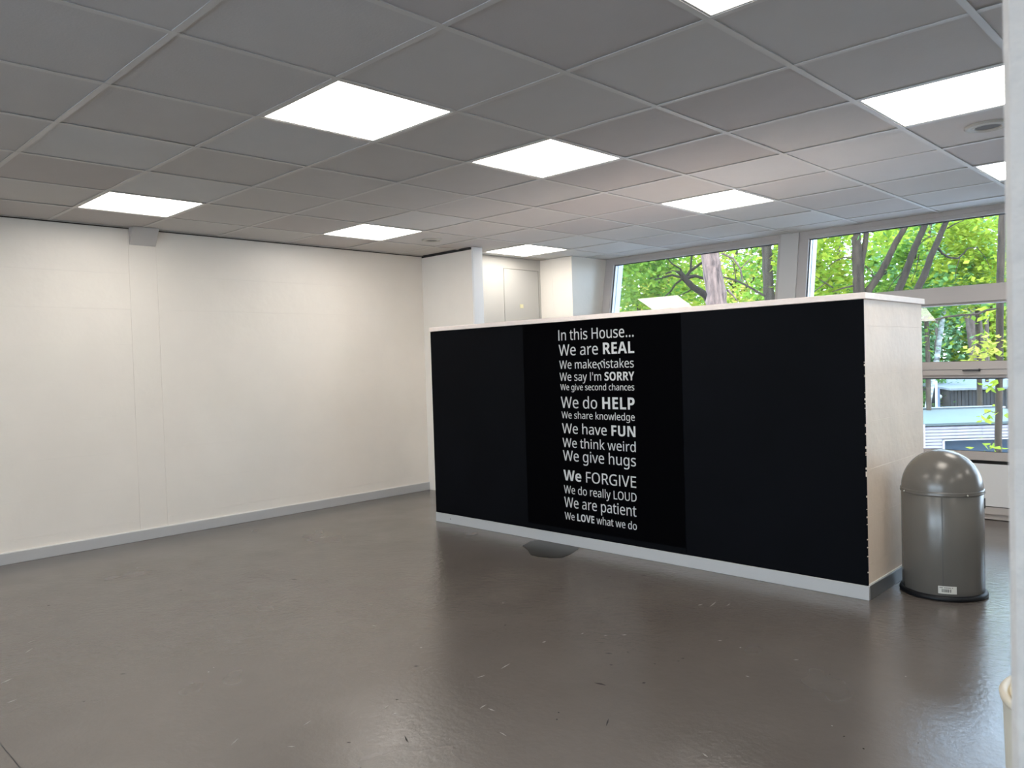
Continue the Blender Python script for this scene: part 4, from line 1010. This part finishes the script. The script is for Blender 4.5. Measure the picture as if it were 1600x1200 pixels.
def foliage(name, clumps, leaf, m, parent, mx=None):
    """clumps: (centre, radius xyz, count). Folded leaves scattered in sub-clumps."""
    v, f = [], []
    for c, rad, cnt in clumps:
        c = Vector(c)
        k = max(4, int(cnt / 45))
        subs = []
        for i in range(k):
            while True:
                p = Vector((rnd.uniform(-1, 1), rnd.uniform(-1, 1), rnd.uniform(-1, 1)))
                if p.length < 1:
                    break
            p = Vector((p.x * rad[0], p.y * rad[1], p.z * rad[2]))
            subs.append(c + p)
        sr = 0.36 * (rad[0] * rad[1] * rad[2]) ** (1 / 3) + leaf
        for i in range(cnt):
            s = subs[i % k]
            p = s + Vector((rnd.gauss(0, 1) * sr * .6, rnd.gauss(0, 1) * sr * .6, rnd.gauss(0, 1) * sr * .38))
            a = rnd.uniform(0, 6.283)
            t = rnd.uniform(-0.5, 0.9)
            d = Vector((math.cos(a) * math.cos(t), math.sin(a) * math.cos(t), -math.sin(t)))
            u = Vector((rnd.uniform(-.7, .7), rnd.uniform(-.7, .7), 1)).normalized()
            w = d.cross(u).normalized()
            L = leaf * rnd.uniform(0.7, 1.3)
            wd = w * L * 0.33
            n0 = len(v)
            nn = d.cross(w) * L * 0.08
            v += [p[:], (p + d * L * .45 + wd + nn)[:], (p + d * L)[:], (p + d * L * .45 - wd + nn)[:]]
            f += [(n0, n0 + 1, n0 + 2), (n0, n0 + 2, n0 + 3)]
    me = bpy.data.meshes.new(name)
    me.from_pydata(v, [], f)
    me.materials.append(m)
    me.update()
    o = bpy.data.objects.new(name, me)
    COL.objects.link(o)
    o['kind'] = 'stuff'
    if parent:
        o.parent = parent
        o.location = -parent.location
    return o


def limb(pts, wpx, dep, root, m, name='branch', seg=8):
    """pts: photograph pixels (x, y) or (x, y, depth offset); wpx: widths in pixels"""
    P, Rr = [], []
    n = len(pts)
    for i, p in enumerate(pts):
        d = dep + (p[2] if len(p) > 2 else 0)
        P.append(W(p[0], p[1], d) - root.location)
        w = wpx[0] + (wpx[1] - wpx[0]) * i / (n - 1)
        Rr.append(w * 0.5 * d / FPX / 1.12)
    # refine with a slight wander
    P2, R2 = [], []
    for i in range(n - 1):
        for k in range(4):
            t = k / 4
            q_ = P[i].lerp(P[i + 1], t)
            if k:
                q_ += Vector((rnd.uniform(-1, 1), rnd.uniform(-1, 1), rnd.uniform(-1, 1))) * Rr[i] * 0.10
            P2.append(q_)
            R2.append(Rr[i] + (Rr[i + 1] - Rr[i]) * t)
    P2.append(P[-1])
    R2.append(Rr[-1])
    mb = MB()
    mb.tube(P2, R2, seg, 0.10)
    return mb.build(name, m, root)


def tree(label, base_px, dep, trunks, bark_, branches=(), crown=None, name='tree', group=None, cat='tree'):
    """trunks / branches: list of (pixel path, (w0, w1)); crown: (clumps in px, leaf size, material key)"""
    bx = W(base_px[0], base_px[1], dep)
    root = empty(name, (bx.x, bx.y, GZ))
    tag(root, label, cat, group)
    m = BARK[bark_]
    for k, (pts, w) in enumerate(trunks):
        limb(pts, w, dep, root, m, 'trunk', 14)
    for pts, w in branches:
        limb(pts, w, dep, root, m, 'branch', 6)
    for cr in (crown or []):
        cl = []
        for (px, py, dd, rx, ry, rz, cnt) in cr[0]:
            cl.append((W(px, py, dep + dd), (rx, ry, rz), cnt))
        foliage('foliage', cl, cr[1], LEAF[cr[2]], root)
    return root


def gy(dep):
    """photograph row of the ground DEP metres ahead, about the middle of the view"""
    return 600 + (1.2368 - GZ) / dep * FPX - 22


# 1 big pine trunk in the left window
tree('thick reddish-grey pine trunk in the left window, its bark deeply cracked', (1135, 700), 12,
     [([(1150, gy(12)), (1134, 560), (1121, 480), (1116, 440), (1110, 405), (1104, 340), (1098, 200)], (40, 27))], 'pine',
     [([(1128, 396, 0.2), (1146, 404), (1157, 420), (1160, 440)], (4, 2.5)), ([(1157, 420), (1178, 398), (1190, 385)], (2, 1.2)), ([(1136, 452), (1146, 462), (1152, 470)], (5, 2))],
     [([(1180, 250, 0, 2.2, 2.2, 1.0, 900), (1040, 230, 0.5, 2.0, 2.0, 1.0, 900)], 0.12, 'deep')], name='pine_tree')
# 2 grey straight trunk
tree('straight smooth grey trunk in the left window, right of the pine', (1206, 720), 14,
     [([(1212, gy(14)), (1207, 560), (1203, 480), (1200, 430), (1197, 380), (1193, 200)], (21, 16))], 'grey',
     [([(1196, 463, -.1), (1170, 448), (1150, 438), (1130, 433)], (4.5, 3)), ([(1150, 438), (1146, 410), (1137, 400)], (2.2, 1.2)), ([(1170, 448), (1160, 430), (1150, 420)], (2, 1))],
     [([(1220, 400, 0.6, .7, .9, 1.1, 500)], 0.13, 'green')])
# 3 dark forked tree behind the pine
tree('dark spreading tree in the left window, limbs reaching left from behind the pine', (1125, 700), 15,
     [([(1170, gy(15)), (1135, 520), (1104, 463), (1085, 450), (1070, 436), (1062, 425)], (16, 8))], 'dark',
     [([(1070, 436), (1078, 424), (1096, 411), (1118, 398)], (6, 4)), ([(1072, 434), (1086, 431), (1102, 436)], (7, 5)),
      ([(1068, 432), (1063, 420), (1050, 412), (1041, 402)], (4, 2)), ([(1068, 434), (1050, 430), (1035, 434), (1022, 437)], (5, 2)),
      ([(1066, 436), (1055, 444), (1048, 455), (1038, 464)], (4, 2)), ([(1079, 424), (1080, 408), (1082, 395)], (4, 3)),
      ([(1085, 450), (1070, 458), (1058, 463)], (3, 1.5)), ([(1062, 426), (1050, 424), (1040, 428)], (6, 3))],
     [([(1060, 475, 1.5, 1.6, 1.2, .5, 900), (1085, 412, 1.8, 1.2, 1.0, .6, 500)], 0.13, 'lime')])
# 4 dark trunk at the far left with blue-green foliage
tree('dark upright tree at the left window\'s left end, veiled in green leaves', (1022, 700), 17,
     [([(1018, gy(17)), (1021, 520), (1022, 470), (1026, 420), (1028, 380), (1030, 250)], (19, 14))], 'dark',
     [([(1000, 490), (994, 470), (985, 450)], (7, 3)), ([(1024, 440), (1005, 425), (980, 420)], (6, 3))],
     [([(1012, 436, -1.2, 1.0, 1.0, .62, 1500), (985, 440, -.8, .7, .9, .8, 1000)], 0.12, 'green')])
# 5 forked oak at the left of the right window
tree('brown forked trunk in the right window, a long limb leaning right from its foot', (1340, 800), 12.5,
     [([(1352, gy(12.5)), (1346, 560), (1342, 480), (1341, 440), (1340, 410), (1338, 380), (1338, 330), (1336, 220)], (24, 12)),
      ([(1343, 440), (1346, 408), (1351, 385), (1355, 355), (1360, 260)], (12, 7)),
      ([(1350, 476), (1358, 452), (1374, 430), (1386, 408), (1398, 382), (1414, 355), (1450, 270)], (13, 9))], 'brown',
     [([(1334, 405), (1320, 402), (1305, 408), (1290, 420)], (3, 1.2)), ([(1336, 446), (1318, 450), (1300, 456)], (3.5, 1.5)),
      ([(1302, 450), (1286, 440), (1272, 430)], (2.5, 1.2)), ([(1272, 456), (1290, 442), (1303, 428)], (2.2, 1)),
      ([(1352, 415), (1362, 424), (1366, 436)], (2.5, 1.2)), ([(1388, 360), (1376, 352), (1360, 366)], (1.6, 1))],
     [([(1292, 395, .9, .65, .6, .52, 620), (1290, 432, 1.1, .6, .6, .4, 420), (1372, 375, 1.8, .5, .5, .35, 220)], 0.14, 'lime')])
# 6, 7 two slanting stems
tree('slanting dark stem in the middle of the right window, twigs running up its edge', (1390, 800), 11.5,
     [([(1330, gy(11.5)), (1375, 510), (1402, 458), (1414, 430), (1424, 400), (1436, 372), (1448, 345), (1480, 260)], (15, 9))], 'dark',
     [([(1430, 405), (1434, 385), (1446, 373), (1462, 368)], (2.4, 1.2)), ([(1410, 425), (1396, 440), (1386, 455)], (2, 1)), ([(1436, 398), (1432, 420), (1424, 440)], (2, 1))],
     [([(1402, 412, 1.5, .45, .4, .25, 230), (1396, 448, 1.7, .6, .4, .3, 420), (1432, 350, 1.6, .5, .4, .3, 220)], 0.13, 'green')])
tree('slanting dark stem right of its parallel twin, with a crooked bough', (1425, 800), 11,
     [([(1370, gy(11)), (1410, 510), (1434, 452), (1446, 425), (1457, 395), (1468, 370), (1479, 345), (1505, 260)], (14, 8))], 'dark',
     [([(1466, 387), (1472, 396), (1482, 402), (1496, 404), (1506, 396), (1512, 388), (1528, 386)], (5, 1.6)),
      ([(1480, 357), (1492, 350), (1506, 344)], (3, 1.2)), ([(1500, 402), (1494, 420), (1492, 440)], (1.8, 1)), ([(1526, 386), (1538, 400), (1548, 420)], (1.6, 1))],
     [([(1524, 365, 1.0, .6, .5, .42, 900), (1500, 430, 1.2, .8, .5, .33, 750), (1545, 400, .8, .3, .4, .6, 450), (1492, 375, 1.5, .5, .4, .3, 260)], 0.10, 'lime'),
      ([(1480, 445, 1.6, .9, .8, .35, 600)], 0.12, 'deep')])
# 8 near trunk by the wall edge
tree('slim straight tree at the right edge of the glass beside the near wall, with shoots', (1562, 900), 9,
     [([(1556, gy(9)), (1560, 700), (1561, 600), (1562, 540), (1563, 450), (1565, 380), (1567, 320), (1570, 200)], (11.5, 12))], 'brown',
     [([(1559, 482), (1540, 485), (1527, 491), (1505, 492), (1480, 495), (1458, 500), (1440, 499), (1425, 497)], (3.6, 3.2)),
      ([(1558, 534), (1546, 545), (1534, 555)], (1.6, 0.9)), ([(1560, 648), (1548, 642), (1536, 648)], (1.4, 0.8)), ([(1562, 690), (1552, 690), (1546, 698)], (1.2, .7))],
     [([(1545, 545, -.2, .12, .25, .11, 70), (1535, 558, -.1, .10, .2, .08, 45)], 0.085, 'yellow'),
      ([(1543, 484, .3, .14, .2, .04, 26), (1550, 600, -.1, .06, .1, .05, 12), (1536, 651, 0, .055, .1, .03, 9), (1551, 648, 0, .04, .1, .03, 7), (1546, 697, 0, .05, .1, .035, 12), (1552, 520, .2, .06, .2, .1, 22)], 0.10, 'lime')])
# 9 birch
tree('white birch trunk leaning left, seen through the middle and lower panes', (1440, 720), 28,
     [([(1440, gy(28)), (1448, 645), (1456, 600), (1464, 560), (1468, 530), (1473, 495), (1475, 478), (1480, 420), (1484, 330)], (10, 6.5))], 'birch',
     [([(1474, 490), (1466, 470), (1455, 450)], (3, 1.5))],
     [([(1490, 350, 0, 2.4, 2, 2.0, 900)], 0.22, 'pale')], name='birch_tree')
# 10 far grey trunks
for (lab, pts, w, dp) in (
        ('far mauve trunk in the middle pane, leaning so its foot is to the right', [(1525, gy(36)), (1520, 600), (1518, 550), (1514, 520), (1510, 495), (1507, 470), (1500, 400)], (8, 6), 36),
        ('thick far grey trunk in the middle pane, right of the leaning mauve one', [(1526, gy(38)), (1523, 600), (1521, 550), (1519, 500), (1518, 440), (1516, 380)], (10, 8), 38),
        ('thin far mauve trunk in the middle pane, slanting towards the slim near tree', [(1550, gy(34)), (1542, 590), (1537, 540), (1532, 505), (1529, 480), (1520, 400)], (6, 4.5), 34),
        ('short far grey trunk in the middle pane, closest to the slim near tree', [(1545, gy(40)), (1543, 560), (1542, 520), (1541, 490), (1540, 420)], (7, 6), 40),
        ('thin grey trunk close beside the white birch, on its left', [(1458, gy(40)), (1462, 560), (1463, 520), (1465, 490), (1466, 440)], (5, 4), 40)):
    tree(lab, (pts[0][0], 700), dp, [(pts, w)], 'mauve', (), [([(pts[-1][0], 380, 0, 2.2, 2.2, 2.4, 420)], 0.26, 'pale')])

# background trees: two loose rows
bgl = ['%s far tree filling the %s' % (c, p) for c, p in ()]
rows = [
    (960, 26, 'lime', 'lime-green background tree behind the left end of the left window'),
    (1045, 24, 'yellow', 'yellow-green background tree behind the dark spreading limbs'),
    (1150, 27, 'yellow', 'yellow-green background tree between the pine and the smooth grey trunk'),
    (1240, 25, 'green', 'mid-green background tree beside the pale window post'),
    (1310, 26, 'green', 'mid-green background tree left of the forked brown trunk'),
    (1385, 29, 'pale', 'hazy pale background tree between the forked trunk and the slanting stems'),
    (1450, 27, 'green', 'mid-green background tree behind the slanting stems'),
    (1530, 30, 'lime', 'lime-green background tree high above the shed roof'),
    (1620, 27, 'green', 'mid-green background tree hidden past the slim near tree'),
]
for px, dp, key, lab in rows:
    low = 470 if px < 1400 else 395
    nn_ = 1
    cl = [(px + rnd.uniform(-15, 15), 395, 0, 2.0, 1.8, 1.5, 1050), (px, 300, 0, 1.7, 1.6, 1.1, 500)]
    cl.append((px + 10, 500 if px < 1400 else 455, 0, 2.1, 1.6, 1.6 if px < 1400 else .9, 1200))
    tree(lab, (px, 700), dp, [([(px + 3, gy(dp)), (px, 560), (px - 4, 470), (px, 400), (px + 5, 330)], (9, 5))], 'grey',
         [([(px - 3, 470), (px + 25, 440), (px + 45, 400)], (4, 2)), ([(px - 2, 450), (px - 28, 425), (px - 40, 390)], (4, 2))],
         [(cl, 0.2, key)], group=None)
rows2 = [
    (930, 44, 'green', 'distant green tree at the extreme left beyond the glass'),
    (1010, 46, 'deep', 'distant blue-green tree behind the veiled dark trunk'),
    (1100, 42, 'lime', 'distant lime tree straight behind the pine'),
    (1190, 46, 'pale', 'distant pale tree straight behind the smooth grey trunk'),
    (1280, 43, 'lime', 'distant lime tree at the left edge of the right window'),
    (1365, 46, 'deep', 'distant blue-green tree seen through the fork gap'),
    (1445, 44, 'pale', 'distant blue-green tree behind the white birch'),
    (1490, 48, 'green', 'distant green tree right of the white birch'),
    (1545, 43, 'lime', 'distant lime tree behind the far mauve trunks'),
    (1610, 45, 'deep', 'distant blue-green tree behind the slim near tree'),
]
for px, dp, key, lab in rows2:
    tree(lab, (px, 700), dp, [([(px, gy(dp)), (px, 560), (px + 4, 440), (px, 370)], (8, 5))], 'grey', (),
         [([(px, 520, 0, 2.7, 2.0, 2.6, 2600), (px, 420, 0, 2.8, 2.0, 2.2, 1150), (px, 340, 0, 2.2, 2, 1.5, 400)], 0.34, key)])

# hedge behind the birch
hp = W(1452, 625, 34)
hd = empty('hedge', (hp.x, hp.y, GZ))
tag(hd, 'dark green hedge at the foot of the white birch, left of the dark shed', 'hedge')
foliage('foliage', [(W(1425, 640, 34), (1.4, 1.0, 1.9), 3200), (W(1458, 640, 34), (0.9, 1.0, 1.9), 2600)], 0.16, LEAF['deep'], hd)
q = MB()
q.tube([(0, 0, 0), (0, 0, 2.6)], [0.06, 0.03], 6)
q.build('stem', BARK['dark'], hd)

# ---- garage below and dark shed behind, square to each other
fw = Vector((R[2][0], R[2][1], 0)).normalized()
rt = Vector((fw.y, -fw.x, 0))


def house_frame(name, px, dep, label):
    p = W(px, 600, dep)
    o = empty(name, (p.x, p.y, GZ))
    o.rotation_euler = (0, 0, math.atan2(rt.y, rt.x))
    tag(o, label, 'building')
    return o


def zat(py, dep):
    return (W(1500, py, dep)).z - GZ


gd = 22.0
ga = house_frame('garage', 1443, gd, 'low garage with pale horizontal boards, a wide dark opening and a light flat roof')
s = gd / FPX
zt, zb = zat(661, gd), zat(688, gd)
WD = mat('pale_larch_board', (0.21, 0.187, 0.205), rough=0.8, var=0.25, vscale=3, bstretch=(1, 1, 6))
GWALL = mat('garage_core', (0.10, 0.09, 0.09), rough=0.9)
GW = 290 * s
q = MB()
q.box(0, 30 * s, 0.02, 5.2, 0, zt - 0.1)
q.box(30 * s, 170 * s, 0.02, 5.2, zb, zt - 0.1)
q.box(170 * s, GW, 0.02, 5.2, 0, zt - 0.1)
q.box(30 * s, 170 * s, 4.9, 5.2, 0, zb)
q.build('wall', GWALL, ga)
pitch = 0.088
n_b = int((zt - 0.12) / pitch)
bmesh_cache = {}


def board(x0, x1, z, parent):
    k = round(x1 - x0, 3)
    if k not in bmesh_cache:
        mb = MB()
        mb.box(0, k, -0.03, 0.02, 0, pitch * 0.78)
        me = bpy.data.meshes.new('wall_board')
        me.from_pydata(mb.v, [], mb.f)
        me.materials.append(WD)
        bmesh_cache[k] = me
    o = bpy.data.objects.new('wall_board', bmesh_cache[k])
    COL.objects.link(o)
    o.parent = parent
    o.location = (x0, rnd.uniform(-0.004, 0.004), z)


for i in range(n_b):
    z = zt - 0.07 - (i + 1) * pitch
    if z > zb:
        cut = rnd.choice((60, 90, 120)) * s
        board(0, cut - 0.004, z, ga)
        board(cut, 250 * s, z, ga)
    else:
        board(0, 28 * s, z, ga)
        board(172 * s, 250 * s, z, ga)
q = MB()
q.box(27 * s, 30 * s, -0.06, 0.06, 0, zb + 0.03)
q.box(170 * s, 173 * s, -0.06, 0.06, 0, zb + 0.03)
q.box(27 * s, 173 * s, -0.06, 0.06, zb, zb + 0.03)
q.build('opening_frame', mat('pale_door_frame', (0.3, 0.29, 0.3), rough=0.6), ga)
q = MB()
q.box(30 * s, 170 * s, 0.35, 0.4, 0, zb)
q.build('garage_gate', mat('slate_blue_gate', (0.032, 0.052, 0.075), rough=0.7, spec=0.1), ga)
q = MB()
q.box(-0.05, GW, -0.05, 5.2, zt - 0.055, zt)
q.build('roof', mat('pale_roof_membrane', (0.125, 0.155, 0.16), rough=0.6, var=0.12, vscale=2), ga)
q = MB()
q.box(-0.07, GW, -0.09, -0.05, zt - 0.055, zt + 0.012)
q.build('roof_edge', mat('grey_green_roof_edge', (0.05, 0.065, 0.065), rough=0.5, spec=0.2), ga)
q = MB()
q.box(-0.05, GW, 5.2, 5.3, zt - 0.1, zt + 0.055)
q.box(-0.09, -0.05, -0.05, 5.3, zt - 0.1, zt + 0.08)
q.build('roof_upstand', mat('dark_roof_upstand', (0.09, 0.11, 0.13), rough=0.6), ga)
q = MB()
q.box(-0.02, GW, 5.15, 5.32, zt + 0.055, zt + 0.075)
q.build('coping', mat('pale_roof_membrane'[:0] or 'pale_coping', (0.3, 0.33, 0.34), rough=0.5), ga)
q = MB()
q.box(-0.10, -0.03, -0.10, -0.02, 0, zt)
q.build('corner_post', mat('pale_door_frame', (0.7, 0.68, 0.7)), ga)

sdp = 32.0
s2 = sdp / FPX
sh = house_frame('shed', 1484, sdp, 'dark shed with upright boards and a pale sloping roof, behind the garage roof')
ze, zr = zat(608, sdp), zat(597, sdp + 3.0)
q = MB()
q.box(0, 4.2, 0.03, 4, 0, ze)
q.add([(-0.0, 0.03, 0), (-0.0, 4, 0), (-0.0, 4, zr), (-0.0, 0.03, ze), (0.1, 0.03, 0), (0.1, 4, 0), (0.1, 4, zr), (0.1, 0.03, ze)],
      [(0, 3, 2, 1), (4, 5, 6, 7), (0, 4, 7, 3), (1, 2, 6, 5), (3, 7, 6, 2)])
q.build('wall', GWALL, sh)
DB = mat('dark_stained_board', (0.016, 0.016, 0.024), rough=0.7, var=0.3, vscale=3)
mb = MB()
mb.box(0, 0.125, -0.03, 0.03, 0, ze - 0.02)
me = bpy.data.meshes.new('upright_board')
me.from_pydata(mb.v, [], mb.f)
me.materials.append(DB)
for i in range(28):
    o = bpy.data.objects.new('upright_board', me)
    COL.objects.link(o)
    o.parent = sh
    o.location = (0.02 + i * 0.148, rnd.uniform(-0.006, 0.006), 0)
q = MB()
th = 0.08
q.add([(-0.12, -0.3, ze - 0.03), (4.35, -0.3, ze - 0.03), (4.35, 4.1, zr + 0.03), (-0.12, 4.1, zr + 0.03),
       (-0.12, -0.3, ze - 0.03 + th), (4.35, -0.3, ze - 0.03 + th), (4.35, 4.1, zr + 0.03 + th), (-0.12, 4.1, zr + 0.03 + th)],
      [(0, 3, 2, 1), (4, 5, 6, 7), (0, 1, 5, 4), (1, 2, 6, 5), (2, 3, 7, 6), (3, 0, 4, 7)])
q.build('roof', mat('pale_shed_roof', (0.20, 0.21, 0.23), rough=0.6, var=0.2, vscale=4), sh)
# lean-to porch on the left of the shed, white post and lamp
q = MB()
q.box(-0.42, -0.0, 0.6, 0.66, 0, ze + 0.05)
q.build('side_wall', DB, sh)
q = MB()
q.box(-0.46, -0.40, 0.2, 0.26, 0, ze + 0.35)
q.build('white_post', mat('white_outer_reveal', (0.82, 0.85, 0.88)), sh)
q = MB()
q.box(-0.30, -0.24, 0.3, 0.36, 0, ze + 0.05)
q.build('blue_post', mat('pale_blue_post', (0.15, 0.2, 0.32), rough=0.5), sh)
q = MB()
q.lathe([(0.0005, -0.09), (0.06, -0.06), (0.085, 0), (0.06, 0.06), (0.0005, 0.09)], 12, c=(-0.13, 0.5, zat(620, sdp)))
q.build('globe_lamp', mat('white_globe', (0.85, 0.85, 0.85), rough=0.4), sh)
q = MB()
q.box(75 * s2, 85 * s2, -0.06, -0.03, zat(639, sdp), zat(637, sdp))
q.build('white_plate', mat('white_outer_reveal', (0.82, 0.85, 0.88)), sh)
